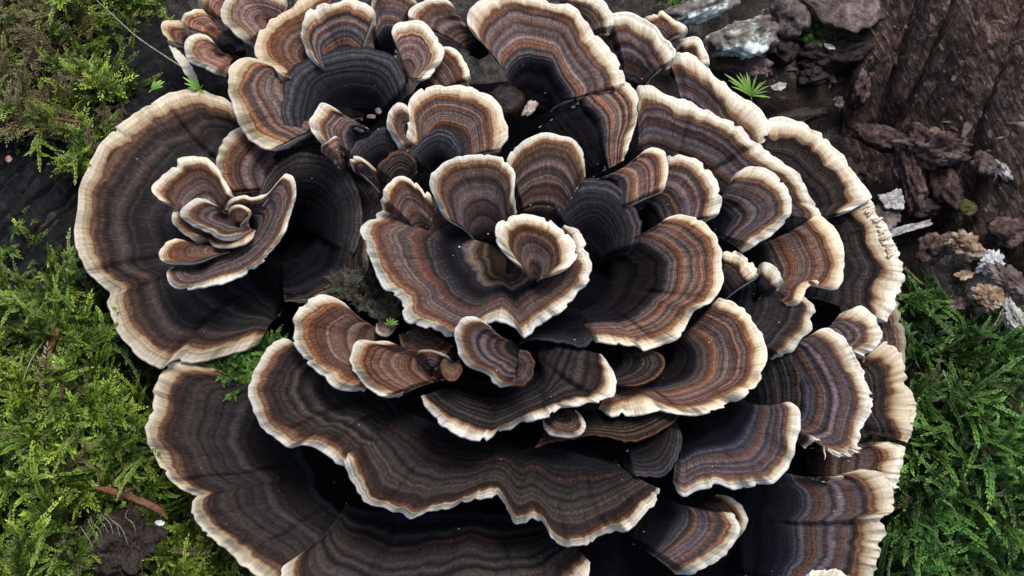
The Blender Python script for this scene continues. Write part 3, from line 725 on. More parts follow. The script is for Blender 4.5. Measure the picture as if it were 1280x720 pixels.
# ---- centre ----
cap('little curled cream ear at the left shoulder of the upper central fan', [(507,192),(495,178),(485,160),(484,144),(489,131),(499,126),(508,131),(515,144)], [(524,178)], 186, 130, 12, 'brown', 'cream', .0)
cap('upper central scallop fan with bright frilled edge', [(508,190),(509,160),(511,130),(519,116),(537,106),(556,105),(581,108),(603,116),(622,128),(632,146),(635,166),(629,184),(620,194)], [(535,205),(570,212)], 174, 112, 18, 'rust', 'cream', .4)
cap('brown cap with white upper left edge beside the square-shouldered fan', [(478,262),(479,240),(487,225),(501,219),(519,227),(534,242),(546,258)], [(520,296),(540,290)], 192, 150, 13, 'brown', 'white', .25)
cap('rounded brown fan with cream edge just right of the square-shouldered one', [(636,224),(634,204),(640,193),(653,178),(675,169),(700,169),(720,180),(730,198),(732,220)], [(650,275),(705,280)], 184, 120, 12, 'brown', 'cream', .2)
cap('square-shouldered brown fan above the central cup', [(568,281),(554,268),(545,249),(539,230),(544,214),(559,202),(581,194),(612,191),(631,196),(642,211),(643,228),(642,248),(646,266)], [(590,300),(630,302)], 194, 130, 12, 'brown', 'cream', .3)
cap('deep central cup with swirling bands and frilled right rim', [(540,246,-78),(505,252,-66),(480,262,-46),(462,274,-14),(452,286),(457,305),(467,330),(481,358),(500,372),(504,385),(508,400),(537,411),(569,419),(600,408),(624,399),(644,408),(656,418),(672,406),(690,393),(709,380),(722,364),(734,349),(737,338),(731,317),(720,293),(706,281)], [(618,306),(620,322),(624,336),(630,346),(640,348),(646,342),(645,334)], 192, 118, 15, 'cup', 'cream', 0, wv=11, p=1.35)
cap('small round cream cap like a shell inside the central cup', [(653,336),(640,325),(628,312),(620,298),(622,283),(634,272),(651,268),(673,272),(700,285),(716,301),(719,318),(709,333),(697,341),(684,344)], [(664,350),(672,352)], 222, 172, 18, 'brown', 'white', .1)
# ---- small left rosette ----
cap('upper fan of the small left rosette with cream edge', [(298,249),(281,228),(267,205),(249,193),(228,198),(206,216),(193,236),(199,249),(216,258)], [(278,276),(262,292)], 148, 100, 16, 'brown', 'white', .15)
cap('thin brown tongue at the left middle of the small rosette', [(226,256),(219,264),(217,280),(230,292),(246,300),(262,302)], [(272,280)], 146, 118, 8, 'brown', 'cream', .1)
cap('curled cup cap wrapping the right side of the small left rosette', [(282,262),(290,250),(302,245),(320,245),(336,239),(352,221),(360,217),(368,228),(369,246),(362,271),(356,292),(342,311),(321,333),(296,347),(264,352),(233,360),(215,353),(210,340),(216,333)], [(296,270),(312,272),(318,288),(306,302),(280,312),(255,338)], 158, 112, 9, 'rust', 'white', .15, p=1.2, wv=4)
cap('narrow cream-tipped tongue at the lower left of the small rosette', [(240,305),(228,300),(217,299),(205,307),(203,320),(212,328),(232,329),(256,328)], [(286,312)], 164, 130, 12, 'brown', 'white', .1)
cap('small central curl of the left rosette with frilly lower edge', [(280,266),(267,255),(250,247),(237,252),(229,262),(231,272),(243,281),(260,290),(274,300),(298,298),(314,291)], [(306,272)], 172, 132, 11, 'brown', 'cream', .0, wv=4)
# ---- lower centre ----
cap('tiny triangular cream cap hanging under the frilled lower central cap', [(678,526),(684,536),(692,542),(718,544),(730,534),(726,520),(720,513)], [(700,510)], 150, 118, 6, 'brown', 'cream', .0, jit=.8, lip=3)
cap('frilled lower central cap with narrow white edge turned toward the front', [(526,495),(530,503),(539,517),(559,532),(581,541),(606,547),(631,538),(659,526),(681,521),(695,514),(716,507),(734,503),(752,500),(763,488),(766,473),(761,458),(752,443)], [(560,482),(620,492),(672,470),(668,430),(690,412)], 176, 118, 11, 'dark', 'cream', .15, p=1.2, wv=15, crease=(.3, .58, .8))
cap('black folded ridge under the central cup on the lower right', [(646,432),(668,426),(700,428),(728,436),(742,424)], [(660,404),(728,396)], 150, 120, 0, 'skirt', 'none', .4, lip=12, flank=8)
cap('left fan of the lower central pair with cream crescent edge', [(440,388),(426,376),(406,369),(390,374),(375,388),(369,410),(373,435),(385,457),(406,471),(426,486),(455,490)], [(478,410),(500,450)], 164, 112, 17, 'brown', 'cream', .2)
cap('right fan of the lower central pair with ribbed brown bands', [(503,438),(490,428),(472,428),(458,426),(446,430),(438,446),(441,463),(456,482),(475,494),(498,497)], [(545,440),(556,476)], 182, 130, 14, 'brown', 'cream', .3)
cap('small curled white-edged cap with orange-brown bands below the central cup', [(613,408),(595,397),(579,401),(570,416),(573,435),(587,456),(609,469),(620,480),(642,483)], [(640,425),(660,452)], 206, 150, 11, 'brown', 'white', .0)
cap('brown rolled nub closing the curled cap below the central cup', [(640,482),(654,480),(664,470),(668,455),(662,442),(650,437)], [(645,460)], 205, 180, 0, 'brown', 'none', .0, lip=6)
cap('tiny cream-edged cap beside the bright green moss tip at the centre left', [(470,404),(471,414),(480,419),(490,416),(496,408)], [(484,402)], 152, 130, 4, 'pink', 'cream', .0, jit=.6, lip=2)
cap('tiny rust-orange curl in the heart of the small left rosette', [(284,272),(288,261),(300,257),(312,264),(310,278)], [(298,282)], 184, 166, 4, 'brown', 'tan', .0, jit=.8, lip=3, tone=1.0)
cap('small frilled brown lip under the central curl of the left rosette', [(258,296),(270,307),(290,306),(308,300),(320,288)], [(300,282)], 162, 138, 5, 'brown', 'tan', .0, jit=1.2, lip=3, tone=.9)
cap('rust-red nub between the lower central pair and the curled cap', [(554,446),(551,460),(557,474),(569,476),(578,463),(574,448)], [(565,452)], 194, 172, 0, 'brown', 'none', .0, jit=.8, lip=8, tone=1.0)
cap('brown leaf-like lobe in the gap under the central cup', [(498,418),(508,432),(528,442),(552,442),(568,432)], [(530,408)], 146, 124, 3, 'brown', 'dim', .0, jit=1.2, lip=4, tone=.7)
cap('small grey-brown frilled lobe behind the right fan of the lower pair', [(516,448),(524,440),(540,438),(556,444),(566,452)], [(540,462)], 176, 160, 3, 'brown', 'dim', .0, jit=1.0, lip=4, tone=.2)
# upper right: bark, lichened wood, crumbs
chunk('lichened_wood', 'white lichen-crusted knob of wood at the top right of the rosette', 'wood', 928, 48, 2, (50, 30, 30), M_LICH, 61, .35, .6, 5, .8)
chunk('lichened_wood', 'grey lichened ridge of wood on the top edge above the white knob', 'wood', 878, 8, 12, (58, 20, 26), M_LICH, 62, .45, .5, 5)
chunk('bark_lump', 'dark purple-grey lump of bark under the white lichened knob', 'bark', 925, 86, -45, (54, 22, 26), M_CRUMB, 63, -.2, .5, 5)
chunk('bark_lump', 'crumbly grey-brown bark between the lichened knob and the grey plate', 'bark', 988, 20, -30, (26, 30, 24), M_BARK, 64, .3, .55)
flake('bark_plate', 'grey weathered bark plate with ragged lower edge at the top right', 'bark', [(1000,-30),(1105,-30),(1107,12),(1095,30),(1062,37),(1036,30),(1020,18),(1004,-5)], -6, M_BARK, 65, 10, -10)
chunk('crumbled_wood', 'purple-brown crumbled wood clump jutting up in the dark hollow', 'rotten wood', 1166, 184, -38, (48, 26, 30), M_CRUMB, 66, -.1, .6, 5, 1.5)
chunk('crumbled_wood', 'reddish stem of rotten wood under the crumbled clump', 'rotten wood', 1136, 226, -70, (18, 52, 34), M_CRUMB, 67, .1, .5, 5, 1.3)
chunk('crumbled_wood', 'dark red-brown rotten ridge left of the crumbled clump', 'rotten wood', 1098, 172, -75, (36, 17, 22), M_CRUMB, 68, -.35, .55, 4, 1.3)
chunk('crumbled_wood', 'small tan-brown rotten stub beside the hollow below the grey plate', 'rotten wood', 1077, 112, -80, (14, 28, 22), M_CRUMB, 69, -.2, .6, 4, 1.4)
chunk('dark_bark', 'dark wet bark knob with pale specks under the grey plate', 'bark', 1048, 62, -70, (62, 30, 30), M_DARKB, 70, .2, .5, 5)
chunk('dark_bark', 'low dark twig of bark to the right of the green sprig', 'bark', 995, 148, -60, (46, 12, 14), M_DARKB, 71, .25, .5)
chunk('pale_crumb', 'small pale grey crumb on the end of the dark twig of bark', 'crumb', 1049, 128, -50, (7, 9, 6), M_BARK, 72, 0, 1.1, 4, 1.6)
flake('wood_flake', 'small pale blue-grey flake right of the green sprig', 'flake', [(962,108),(975,103),(984,105),(979,112),(968,113)], -30, M_CHIP, 73, 3, 2)
flake('wood_flake', 'pale oval flake below the mossy patch near the grey plate', 'flake', [(1031,54),(1038,55),(1044,60),(1039,62),(1032,59)], -40, M_CHIP, 74, 3, 2)
flake('wood_chip', 'pale grey ribbed wood chip beside the torn fringe', 'wood chip', [(1096,243),(1112,240),(1124,236),(1131,257),(1120,261),(1104,256)], -18, M_CHIP, 75, 7, 3)
flake('wood_chip', 'brown wood chip under the pale ribbed chip', 'wood chip', [(1090,258),(1106,254),(1124,262),(1122,280),(1108,288),(1094,278)], -30, M_BARK, 76, 7, 3)
flake('wood_chip', 'slim brown splinter with a white end right of the torn fringe', 'wood chip', [(1102,292),(1122,284),(1140,279),(1160,276),(1166,280),(1148,286),(1128,292),(1108,297)], -38, M_CHIP, 77, 5, 2)
chunk('mossy_crumb', 'yellow-green mossy crumb with white spots in the dark hollow', 'crumb', 1207, 260, -70, (15, 12, 10), simple_mat('yellow_moss_crumb', [(.35, (.03, .03, .008)), (.55, (.12, .12, .025)), (.68, (.5, .52, .45))], 260), 78, 0, .5)
chunk('curled_crust', 'brown and white curled knot of old crust at the right', 'dead crust', 1206, 308, -36, (26, 20, 15), M_TANL, 79, -.5, .8, 5, .95)
chunk('white_crust', 'bluish-white crumbly crust beside the brown curled knot', 'dead crust', 1240, 328, -28, (19, 12, 8), M_WHITE, 80, .7, .9, 5, 1.6)
flake('curled_crust', 'small yellowish curled scrap with a white corner left of the blue-white crust', 'dead crust', [(1192,344),(1202,338),(1216,340),(1214,347),(1203,350)], -28, M_TANL, 81, 4, 3)
chunk('curled_crust', 'tan leathery dead cap curled at the right above the moss', 'dead crust', 1239, 371, -22, (22, 17, 9), M_TANL, 82, -.4, .7, 5, 1.3)
chunk('curled_crust', 'grey-brown ragged dead cap strip at the right edge', 'dead crust', 1266, 354, -16, (32, 15, 9), M_BARK, 83, -.75, .8, 5, 1.4)
chunk('curled_crust', 'pale grey ragged dead cap trailing down the right edge over moss', 'dead crust', 1271, 402, -20, (14, 28, 8), M_CHIP, 84, .35, .8, 5, 1.5)
flake('dead_leaf', 'purple-brown dead leaf scrap in the shade above the right moss', 'leaf', [(1184,376),(1200,372),(1214,376),(1208,384),(1190,386)], -45, M_CRUMB, 85, 2, 3)
chunk('soil_lump', 'dark purplish lump of soil under the pale dead cap at right', 'soil lump', 1246, 412, -55, (30, 20, 18), M_DARKB, 86, .2, .45)
strand('stem', 'olive-brown curved stem right of the white-edged rim', 'stem', [(1126,334,-20),(1138,342,-22),(1148,352,-26),(1156,356,-30)], 2.6, simple_mat('olive_stem', [(.3, (.05, .055, .015)), (.7, (.14, .14, .05))], 200))
rs = random.Random(5)
BITS = [(1018,96,-70,(22,14,14),'dark bark bit between the twig and the hollow below the grey plate'),(1108,60,-60,(16,30,20),'upright dark splinter right of the grey bark plate'),(1130,118,-95,(15,34,20),'bluish-black splinter standing in the hollow'),
        (1186,236,-75,(20,34,22),'dark red rotten post under the crumbled clump at right'),(1232,205,-30,(16,20,14),'grey-green lump on the stump below its fibrous wall'),(1254,212,-25,(9,18,10),'pale tan sliver beside the grey-green lump'),
        (1064,214,-95,(24,16,14),'dark crumb of wood under the outer right rim'),(1150,262,-90,(30,14,14),'low dark chunk right of the pale ribbed chip'),(1170,310,-75,(26,18,16),'dark brown chunk left of the brown curled knot'),
        (1258,290,-55,(26,20,18),'dark brown stump foot above the blue-white crust'),(976,62,-60,(20,26,22),'black bark lump right of the white lichened knob'),(1200,150,-55,(14,22,14),'dark brown bump on the stump wall above the crumbled clump')]
for q, (bx0, by0, bz0, sz, lb) in enumerate(BITS):
    chunk('rotten_bit', lb, 'rotten wood', bx0, by0, bz0, sz, (M_DARKB, M_CRUMB, M_DARKB, M_CRUMB, M_BARK, M_CHIP, M_DARKB, M_DARKB, M_CRUMB, M_CRUMB, M_DARKB, M_CRUMB)[q], 120 + q, rs.uniform(-.5, .5), .6, 4, 1.4)
# left: needles, threads, scraps
strand('dead_needle', 'flat red-brown dead leaf blade lying across the lower left moss', 'leaf', [(118,609,62),(140,614,68),(170,624,70),(192,634,64),(210,648,50)], 4.6, M_NEEDLE, flat=.18)
strand('dead_needle', 'short pale brown stick in the upper left moss', 'twig', [(64,148,52),(76,149,55),(90,151,57),(104,153,54)], 2.6, M_NEEDLE, flat=.6)
strand('dead_leaf', 'upright rust-brown leaf scrap in the left moss', 'leaf', [(60,444,45),(64,432,55),(68,420,62),(74,410,64)], 5.0, M_NEEDLE, flat=.4)
flake('dead_leaf', 'grey-brown dry leaf scrap in the left moss under the rust leaf', 'leaf', [(80,462),(96,458),(116,456),(108,463),(100,471),(84,468)], 48, M_FIBRE, 91, 2, 4)
flake('dead_leaf', 'small dark red leaf scrap below the rust-brown one', 'leaf', [(34,472),(46,464),(56,466),(50,476),(40,481)], 44, M_CRUMB, 92, 2, 4)
strand('thread', 'long pale thread crossing the upper left moss toward the caps', 'thread', [(112,-8,70),(140,18,76),(170,45,80),(200,66,82),(228,84,86),(240,92,88)], .9, M_THREAD)
strand('thread', 'fine curved thread hanging in the lower left moss', 'thread', [(56,424,60),(38,452,62),(26,486,60),(20,520,58),(24,552,54),(34,574,50)], .8, M_THREAD)
chunk('fibre_lump', 'matted dark fibrous lump at the lower left below the red-brown blade', 'rotten wood', 148, 678, 2, (46, 38, 22), M_FIBRE, 93, .2, .55, 5, 1.2)
for q, (ax_, ay) in enumerate([(106,662),(112,652),(118,648),(126,645),(134,648),(142,650),(150,655),(160,640)]):
    strand('root_hair', 'fine pale root hair on the fibrous lump, %s' % ('leftmost', 'second from the left', 'third from the left', 'fourth from the left', 'fourth from the right', 'third from the right', 'second from the right', 'rightmost')[q], 'root', [(ax_ + 10, ay + 26, 24), (ax_ + 6, ay + 14, 34), (ax_ + rs.uniform(-3, 5), ay + 6, 40), (ax_ + rs.uniform(-8, 2), ay - 4, 42)], .55, M_THREAD, group='root hairs on the fibrous lump')
flake('white_speck', 'tiny white disc-like scrap at the end of the red-brown blade', 'scrap', [(193,652),(199,650),(205,653),(202,657),(195,656)], 52, M_WHITE, 94, 2, 1)
chunk('pink_grain', 'small pinkish round grain on the black wood at the left edge', 'seed', 11, 199, 42, (4.5, 5.5, 4), simple_mat('pink_grain', [(.3, (.3, .16, .11)), (.7, (.5, .32, .24))], 300), 95, 0, .2, 3)
# bits between the caps
chunk('pale_chip', 'small pinkish-cream chip standing in the dark notch below the top fan', 'chip', 662, 136, 112, (7, 13, 5), simple_mat('pink_chip', [(.3, (.3, .2, .17)), (.7, (.62, .52, .45))], 300), 96, -.5, .7, 4)
chunk('brown_nub', 'dark grey-brown rounded nub beside the pinkish chip', 'old cap', 632, 128, 72, (26, 26, 22), M_DARKB, 97, .3, .2, 4)
chunk('pale_shell', 'tiny pale shell-like scrap in the black skirt near the top left', 'scrap', 464, 146, 116, (6, 3.5, 3), simple_mat('pale_shell', [(.3, (.12, .09, .09)), (.7, (.3, .24, .24))], 300), 98, 0, .3, 3)
chunk('pale_shell', 'second tiny pale scrap just right of the shell-like one', 'scrap', 473, 139, 118, (4, 5, 3), bpy.data.materials['pale_shell'], 99, .4, .3, 3)
flake('lichen_scrap', 'grey papery scrap with a white streak below the central cup', 'scrap', [(512,406),(532,412),(552,424),(562,440),(548,442),(530,430),(514,418)], 116, M_FIBRE, 100, 3, 3)

flake('pore_wedge', 'white pore-side wedge of an upturned cap at the top left by the black wood', 'bracket fungus', [(213,58),(222,62),(236,78),(248,98),(250,106),(238,100),(226,84),(218,70)], 62, PORE, 101, 5, 2)

# pale flecks scattered over the rotten wood (too many and too small to tell apart)
rng = np.random.RandomState(77)
FV, FF = [], []
for i in range(130):
    x, y = (rng.uniform(960, 1290), rng.uniform(20, 330)) if i < 85 else (rng.uniform(880, 1060), rng.uniform(60, 200))
    q = P(x, y, -60.0)
    zz = max(float(hground(q[0], q[1])), float(zstump(q[0], q[1])) if q[0] > 430 and q[1] > 50 else -999) + 3
    b = P(x, y, zz); r = rng.uniform(.8, 2.3); a = rng.uniform(0, 6.28)
    k0 = len(FV)
    for e in range(5):
        t = a + e * 1.2566; FV.append(b + np.array([math.cos(t) * r * rng.uniform(.6, 1.4), math.sin(t) * r * rng.uniform(.5, 1), rng.uniform(-1, 1)]))
    FV.append(b + np.array([0, 0, 1.5]))
    FF += [(k0 + e, k0 + (e + 1) % 5, k0 + 5) for e in range(5)]
tag(obj('wood_flecks', mesh_from('wood_flecks', np.array(FV), np.array(FF)), M_BARK), 'pale flecks scattered over the dark rotten wood at the upper right', 'flecks', None, 'stuff')

# crumbs of rotten wood lying all over the upper right ground (countless)
rng = np.random.RandomState(91)
bmv, bmf = ico_arrays(1)
CV, CF = [], []
for i in range(560):
    x, y = (rng.uniform(930, 1300), rng.uniform(-10, 440)) if i < 220 else (rng.uniform(880, 1100), rng.uniform(70, 240))
    q = P(x, y, -60.0)
    zz = max(float(hground(q[0], q[1])), float(zstump(q[0], q[1])) if q[0] > 430 and q[1] > 50 else -999)
    r = rng.gamma(2.0, 1.2) + .9
    v = bmv * (1 + 1.1 * fbm(bmv[:, 0] * 1.3 + i, bmv[:, 1] * 1.3, bmv[:, 2] * 1.3, i, 3))[:, None] * r * np.array([rng.uniform(1, 2.6), rng.uniform(.4, 1), rng.uniform(.3, .8)])
    a = rng.uniform(0, 6.28); c, s_ = math.cos(a), math.sin(a)
    v = np.stack([v[:, 0] * c - v[:, 1] * s_, v[:, 0] * s_ + v[:, 1] * c, v[:, 2]], 1)
    CF.append(bmf + len(bmv) * i); CV.append(v + P(x, y, zz + r * .3))
tag(obj('wood_crumbs', mesh_from('wood_crumbs', np.vstack(CV), np.vstack(CF), smooth=False), simple_mat('mixed_crumbs', [(.3, (.012, .008, .007)), (.48, (.05, .032, .026)), (.58, (.11, .08, .068)), (.68, (.24, .2, .18)), (.78, (.06, .04, .035))], 42, .65, 5)),
    'loose crumbs of rotten wood scattered over the upper right ground', 'wood crumbs', None, 'stuff')
# matted fibres on the lump
CV, CF = [], []
for i in range(150):
    x, y = rng.normal(150, 20), rng.normal(672, 19); a = rng.uniform(0, 6.28); L = rng.uniform(8, 22)
    zz = 26 - .012 * ((x - 148) ** 2 + (y - 676) ** 2)
    for q in range(5):
        t = q / 4; cx, cy = x + math.cos(a + t) * L * t, y + math.sin(a + t) * L * t
        b = P(cx, cy, zz + 6 * math.sin(t * 3.1)); n = np.array([-math.sin(a), math.cos(a), 0]) * .55
        CV += [b - n, b + n]
    CF += [(10 * i + 2 * q, 10 * i + 2 * q + 1, 10 * i + 2 * q + 3, 10 * i + 2 * q + 2) for q in range(4)]
tag(obj('fibres', mesh_from('fibres', np.array(CV), np.array(CF)), M_FIBRE), 'matted fine fibres over the dark lump at the lower left', 'fibres', None, 'stuff')
# white dust on the caps
CV, CF = [], []
for i, b in enumerate(DUST):
    r = rng.gamma(2, .25) + .3
    tt = [np.array([math.cos(e * 1.57 + i) * r * rng.uniform(.5, 1.4), math.sin(e * 1.57 + i) * r * rng.uniform(.5, 1.4), 0]) for e in range(4)]
    CV += [b + t for t in tt] + [b + np.array([0, 0, r])]
    CF += [(5 * i + e, 5 * i + (e + 1) % 4, 5 * i + 4) for e in range(4)]
tag(obj('dust_specks', mesh_from('dust_specks', np.array(CV), np.array(CF)), M_CHIP), 'tiny pale dust specks lying on the caps', 'dust', None, 'stuff')
# ------------------------------------------------------------------ moss
def frond_template(rng, length, nl, leaf, wid, droop=.35, curl=.25, branch=0, spread=(.5, .95)):
    """one moss frond: stem of narrow leaves on both sides, points along +x, up +z; returns verts, tris, tip value"""
    V, F, A = [], [], []
    def leafq(b, d, n, l, w_, tip):
        s = np.cross(n, d); s /= np.linalg.norm(s) + 1e-9
        i = len(V)
        V.extend([b, b + d * l * .45 + s * w_ * .5 + n * l * .06, b + d * l + n * l * -.05, b + d * l * .45 - s * w_ * .5 + n * l * .06])
        F.extend([(i, i + 1, i + 2), (i, i + 2, i + 3)])
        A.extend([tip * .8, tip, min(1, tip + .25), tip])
    def stem(p0, dirv, L, n, lf):
        az = math.atan2(dirv[1], dirv[0]); bend = rng.uniform(-curl, curl)
        p = np.array(p0, float); el = math.asin(np.clip(dirv[2], -1, 1))
        for q in range(n):
            t = q / (n - 1)
            d = np.array([math.cos(az) * math.cos(el), math.sin(az) * math.cos(el), math.sin(el)])
            side = np.array([-math.sin(az), math.cos(az), 0])
            up = np.cross(d, side)
            sz = lf * (1 - .45 * t) * (.75 + .5 * rng.rand())
            for sg in (-1, 1):
                a = rng.uniform(*spread)
                ld = d * math.cos(a) + side * sg * math.sin(a) + up * rng.uniform(-.05, .45)
                ld /= np.linalg.norm(ld)
                leafq(p, ld, up, sz, sz * wid, .25 + .7 * t)
            if q % 2 == 0:
                ld = d * .7 + up * .8; ld /= np.linalg.norm(ld)
                leafq(p, ld, -d * .5 + up, sz * .8, sz * wid * .8, .3 + .7 * t)
            p = p + d * L / n
            az += bend / n * 2; el -= droop * 1.6 / n
        ld = np.array([math.cos(az), math.sin(az), .1])
        leafq(p, ld, np.array([0, 0, 1.0]), lf * .7, lf * wid * .6, 1)
    stem((0, 0, 0), (math.cos(.5), 0, math.sin(.5)), length, nl, leaf)
    for b in range(branch):
        sg = 1 if b % 2 else -1
        a = sg * rng.uniform(.6, 1.0); t = (b + 1) / (branch + 1.5)
        stem((length * t * .85, 0, length * .3 * t), (math.cos(a) * .9, math.sin(a) * .9, .35), length * .5 * (1.1 - t), max(4, nl // 2), leaf * .8)
    return np.array(V), np.array(F), np.array(A)

rng = np.random.RandomState(3)
TPL_A = [frond_template(rng, 34, 12, 8.5, .40) for _ in range(5)] + [frond_template(rng, 18, 8, 9, .34, .05) for _ in range(4)] + [frond_template(rng, 46, 14, 8, .38, branch=4) for _ in range(4)]
TPL_B = [frond_template(rng, 62, 24, 7, .5, .3, 1.1, branch=0, spread=(.3, .6)) for _ in range(5)] + [frond_template(rng, 66, 22, 7, .48, .35, .9, branch=4, spread=(.3, .65)) for _ in range(5)]
TPL_C = [frond_template(rng, 12, 6, 6.5, .28, .1) for _ in range(5)]

def inpoly(x, y, poly):
    ins = np.zeros(len(x), bool); n = len(poly)
    for i in range(n):
        (x1, y1), (x2, y2) = poly[i], poly[(i + 1) % n]
        c = ((y1 > y) != (y2 > y)) & (x < (x2 - x1) * (y - y1) / (y2 - y1 + 1e-9) + x1)
        ins ^= c
    return ins

def moss_mat(name, stops, dead, rough=.42):
    k = NT(name)
    tip, rn = k.attr('tip'), k.attr('leaf_bright')
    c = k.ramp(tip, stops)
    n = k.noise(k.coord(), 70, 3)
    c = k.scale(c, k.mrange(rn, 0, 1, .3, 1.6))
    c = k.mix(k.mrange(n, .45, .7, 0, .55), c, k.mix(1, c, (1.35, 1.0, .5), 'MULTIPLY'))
    c = k.mix(k.attr('dead'), c, dead)
    k.set(c, rough, .6)
    tr = k.n('ShaderNodeBsdfTranslucent'); k.put(tr.inputs[0], c)
    mx = k.n('ShaderNodeMixShader'); mx.inputs[0].default_value = .25
    k.t.links.new(k.b.outputs[0], mx.inputs[1]); k.t.links.new(tr.outputs[0], mx.inputs[2]); k.t.links.new(mx.outputs[0], k.out.inputs[0])
    return k.m
M_MOSS = moss_mat('yellow_green_moss', [(0, (.010, .020, .003)), (.4, (.055, .105, .011)), (.75, (.22, .35, .035)), (1, (.52, .66, .17))], (.17, .12, .07))  # base darkened for shade between fronds, tips paled for lit highlights
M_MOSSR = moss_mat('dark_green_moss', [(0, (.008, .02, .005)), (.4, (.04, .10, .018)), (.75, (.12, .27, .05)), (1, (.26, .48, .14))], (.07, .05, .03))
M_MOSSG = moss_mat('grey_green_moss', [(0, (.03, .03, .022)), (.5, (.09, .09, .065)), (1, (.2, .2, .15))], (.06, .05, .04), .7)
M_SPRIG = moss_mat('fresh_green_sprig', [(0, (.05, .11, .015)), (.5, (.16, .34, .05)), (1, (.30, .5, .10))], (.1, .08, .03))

def moss(label, poly, n, tpl, mat, lift=(0, 26), zf=None, size=(.7, 1.25), seed=1, dead=0.0, deadf=None, heading=None, clump=36, name='moss', shade=None, gaps=None):
    rng = np.random.RandomState(seed)
    xs = [q[0] for q in poly]; ys = [q[1] for q in poly]
    px = rng.uniform(min(xs), max(xs), n * 4); py = rng.uniform(min(ys), max(ys), n * 4)
    m = inpoly(px, py, poly)
    if shade: m &= shade(px, py)
    if gaps is not None: m &= fbm(px / 30, py / 30, 5, seed + 80, 2) > gaps
    px, py = px[m][:n], py[m][:n]
    z = (zf or screen_height)(px, py)
    hum = fbm(px / clump, py / clump, 0, seed + 40, 3)
    lev = rng.rand(len(px))
    z = z + lift[0] + (lift[1] - lift[0]) * lev + 38 * hum
    base = P(px, py, z)
    VV, FF, TT, RR, DD = [], [], [], [], []
    off = 0
    az0 = 2.2 * fbm(px / 55, py / 55, 3, seed + 60, 2) * math.pi
    for i in range(len(px)):
        v, f, a = tpl[rng.randint(len(tpl))]
        az = rng.uniform(-math.pi, math.pi) if heading is None else heading + az0[i] * .5 + rng.normal(0, .7)
        el = rng.normal(.25, .4); sc = rng.uniform(*size)
        c, s = math.cos(az), math.sin(az); ce, se = math.cos(el), math.sin(el)
        M = np.array([[c, -s, 0], [s, c, 0], [0, 0, 1]]) @ np.array([[ce, 0, -se], [0, 1, 0], [se, 0, ce]]) * sc
        VV.append(v @ M.T + base[i]); FF.append(f + off); off += len(v)
        TT.append(a * rng.uniform(.55, 1.0)); RR.append(np.full(len(v), np.clip(.5 + .5 * hum[i] + rng.normal(0, .18), 0, 1)))  # shade put into the colour: low clumps darker, raised clumps lighter
        dd = dead + (deadf(px[i], py[i]) if deadf else 0)
        DD.append(np.full(len(v), (rng.rand() < dd) * rng.uniform(.5, 1)))
    V = np.vstack(VV); F = np.vstack(FF)
    me = mesh_from(name, V, F, dict(tip=np.concatenate(TT), leaf_bright=np.concatenate(RR), dead=np.concatenate(DD)), smooth=False)
    o = obj(name, me, mat)
    return tag(o, label, 'moss', None, 'stuff')

def zc(v): return lambda px, py: np.full(np.shape(px), float(v))
PA = [(-70,-70),(170,-70),(196,20),(213,45),(226,74),(205,68),(178,54),(166,66),(172,100),(174,135),(150,160),(125,190),(104,228),(88,215),(72,178),(36,170),(10,172),(-70,182)]
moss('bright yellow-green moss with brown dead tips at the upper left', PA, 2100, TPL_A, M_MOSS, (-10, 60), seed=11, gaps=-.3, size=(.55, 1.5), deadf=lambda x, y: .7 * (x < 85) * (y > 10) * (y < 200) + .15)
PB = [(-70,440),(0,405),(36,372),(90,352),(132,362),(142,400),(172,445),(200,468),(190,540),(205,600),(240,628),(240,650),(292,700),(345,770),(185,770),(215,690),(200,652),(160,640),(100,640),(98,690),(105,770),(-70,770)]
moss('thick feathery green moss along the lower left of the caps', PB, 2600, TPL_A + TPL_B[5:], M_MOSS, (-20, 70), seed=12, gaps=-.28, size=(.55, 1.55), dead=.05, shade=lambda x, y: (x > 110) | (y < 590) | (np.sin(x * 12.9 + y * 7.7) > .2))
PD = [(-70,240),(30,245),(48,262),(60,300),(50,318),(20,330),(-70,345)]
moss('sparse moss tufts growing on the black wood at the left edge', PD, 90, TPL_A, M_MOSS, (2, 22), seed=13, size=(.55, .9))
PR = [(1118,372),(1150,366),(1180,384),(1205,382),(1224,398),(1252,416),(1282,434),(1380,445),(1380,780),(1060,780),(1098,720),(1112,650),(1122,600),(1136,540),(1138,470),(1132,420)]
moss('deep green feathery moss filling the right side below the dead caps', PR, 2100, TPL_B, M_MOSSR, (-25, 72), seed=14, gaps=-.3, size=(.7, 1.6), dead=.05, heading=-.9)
PG = [(420,342),(456,338),(470,360),(498,378),(500,402),(478,404),(446,382),(424,372),(404,366)]
moss('grey-green short moss in the gap left of the central cup', PG, 420, TPL_C, M_MOSSG, (0, 8), zf=zc(112), seed=15, size=(.5, .95))
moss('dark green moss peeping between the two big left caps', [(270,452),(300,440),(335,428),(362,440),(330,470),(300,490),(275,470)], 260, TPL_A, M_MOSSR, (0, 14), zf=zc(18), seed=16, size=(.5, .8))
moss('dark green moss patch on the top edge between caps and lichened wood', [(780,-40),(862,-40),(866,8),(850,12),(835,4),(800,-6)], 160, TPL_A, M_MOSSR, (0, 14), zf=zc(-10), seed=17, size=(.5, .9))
moss('little moss patch under the grey bark plate at the top right', [(996,38),(1024,30),(1060,38),(1052,46),(1020,52),(1000,54)], 110, TPL_C, M_MOSSR, (0, 8), zf=zc(-38), seed=18, size=(.6, 1))
moss('tiny green moss patch on the stump at the right edge', [(1252,28),(1284,26),(1300,36),(1284,42),(1256,40)], 90, TPL_C, M_MOSS, (0, 8), zf=zc(48), seed=19, size=(.6, 1))

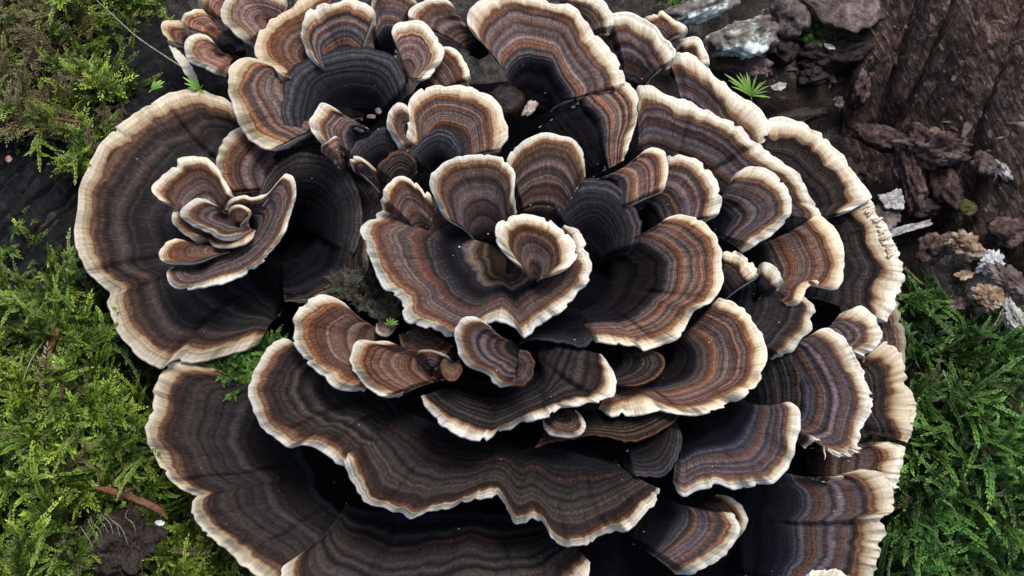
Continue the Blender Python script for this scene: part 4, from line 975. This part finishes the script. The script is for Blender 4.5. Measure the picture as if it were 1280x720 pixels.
# single sprigs that stand out
def sprig(name, label, cat, px, py, z, leaves, mat, seed, up=.5, width=.16, core=True):
    """needle-leaved tuft: every leaf is a part"""
    rng = np.random.RandomState(seed)
    root = empty(name, P(px, py, z)); tag(root, label, cat)
    b = P(px, py, z)
    for (dx, dy, l) in leaves:
        e = P(px + dx, py + dy, z + up * l)
        d = e - b; L = np.linalg.norm(d); d /= L
        s = np.cross(d, (0, 0, 1.0)); s /= np.linalg.norm(s); n = np.cross(s, d)
        V = []
        ts = np.linspace(0, 1, 7); wd = L * width * np.array([.45, .85, 1, 1, .85, .55, .05])
        for t, w_ in zip(ts, wd):
            c = d * L * t + n * L * .08 * math.sin(t * math.pi)
            V += [c - s * w_ * .5 + n * w_ * .12, c - n * w_ * .12, c + s * w_ * .5 + n * w_ * .12]
        F = []
        for i in range(6):
            for q in (0, 1):
                a = i * 3 + q; F.append((a, a + 1, a + 4, a + 3))
        A = np.repeat(ts, 3)
        me = mesh_from('leaf', np.array(V), np.array(F), dict(tip=.35 + .6 * A, leaf_bright=np.full(len(V), rng.uniform(.3, .9)), dead=np.zeros(len(V))))
        o = bpy.data.objects.new('leaf', me); COL.objects.link(o); me.materials.append(mat); o.parent = root
    return root
sprig('green_sprig', 'bright green needle-leaved sprig beside the upper right rim', 'sprig', 938, 120, 20,
      [(-33,-28,40),(-22,-22,30),(-14,-30,30),(-8,-26,28),(-2,-27,30),(5,-22,24),(14,-18,24),(20,-20,28),(22,-6,26),(18,2,22),(-12,-14,22),(-24,-12,28),(10,-8,20),(-4,-16,20),(2,6,14),(26,2,22),(-28,-20,34),(-18,-27,32),(8,-27,30),(-11,-22,26),(12,-14,22),(-5,-30,30),(24,-13,28)], M_SPRIG, 1, width=.08)
sprig('green_sprig', 'small vivid green tuft at the notch of the upper left caps', 'sprig', 250, 112, 70,
      [(-22,-16,26),(-16,-20,24),(-12,-12,20),(-20,-8,22),(-8,-20,20),(-4,-12,16),(6,4,12),(0,10,14),(-10,0,16),(-16,-2,20),(4,-6,12)], M_SPRIG, 2, width=.15)
sprig('green_sprig', 'tiny bright green moss tip at the centre left beside a tiny cap', 'sprig', 486, 406, 150,
      [(-6,-2,9),(-3,-8,10),(2,-9,10),(7,-8,11),(12,-5,12),(9,0,9),(-2,-4,8),(5,-4,9),(13,-1,12)], M_SPRIG, 3, width=.22)
sprig('green_sprig', 'single pale sprig on the black wood at the upper left', 'sprig', 190, 112, 62,
      [(8,-8,12),(14,-4,14),(12,-12,16),(4,-12,12),(16,-10,18),(-4,4,8)], M_SPRIG, 4, width=.26)
for i, (x, y, hd, zz) in enumerate([(92,384,2.6,78),(60,398,2.9,74),(96,540,-1.9,80),(182,572,-2.2,80),(60,660,-1.6,76),(72,690,-1.5,70),(86,182,-.9,58),(52,160,-1.4,76)]):
    v, f, a = TPL_B[5 + i % 5]
    c, s = math.cos(hd), math.sin(hd)
    v2 = v @ np.array([[c, -s, 0], [s, c, 0], [0, 0, 1]]).T * (.75 + .05 * i)
    me = mesh_from('moss_frond', v2, f, dict(tip=.25 + .5 * a, leaf_bright=np.full(len(v), .6), dead=np.zeros(len(v))), smooth=False)
    o = bpy.data.objects.new('moss_frond', me); COL.objects.link(o); me.materials.append(M_MOSS)
    o.location = Vector(P(x, y, zz)) * S
    tag(o, ['pale feathery frond reaching left above the left moss', 'second feathery frond pointing left at the edge of the black wood', 'drooping pale frond in the middle of the lower left moss', 'silvery frond hanging beside the lower left cap edge',
            'long frond trailing down left of the fibrous lump', 'lowest trailing frond by the bottom left corner', 'frond hanging beside the far left cap below the upper moss', 'frond tip hanging over the black wood from the upper left moss'][i], 'moss frond', 'single moss fronds that stand out')
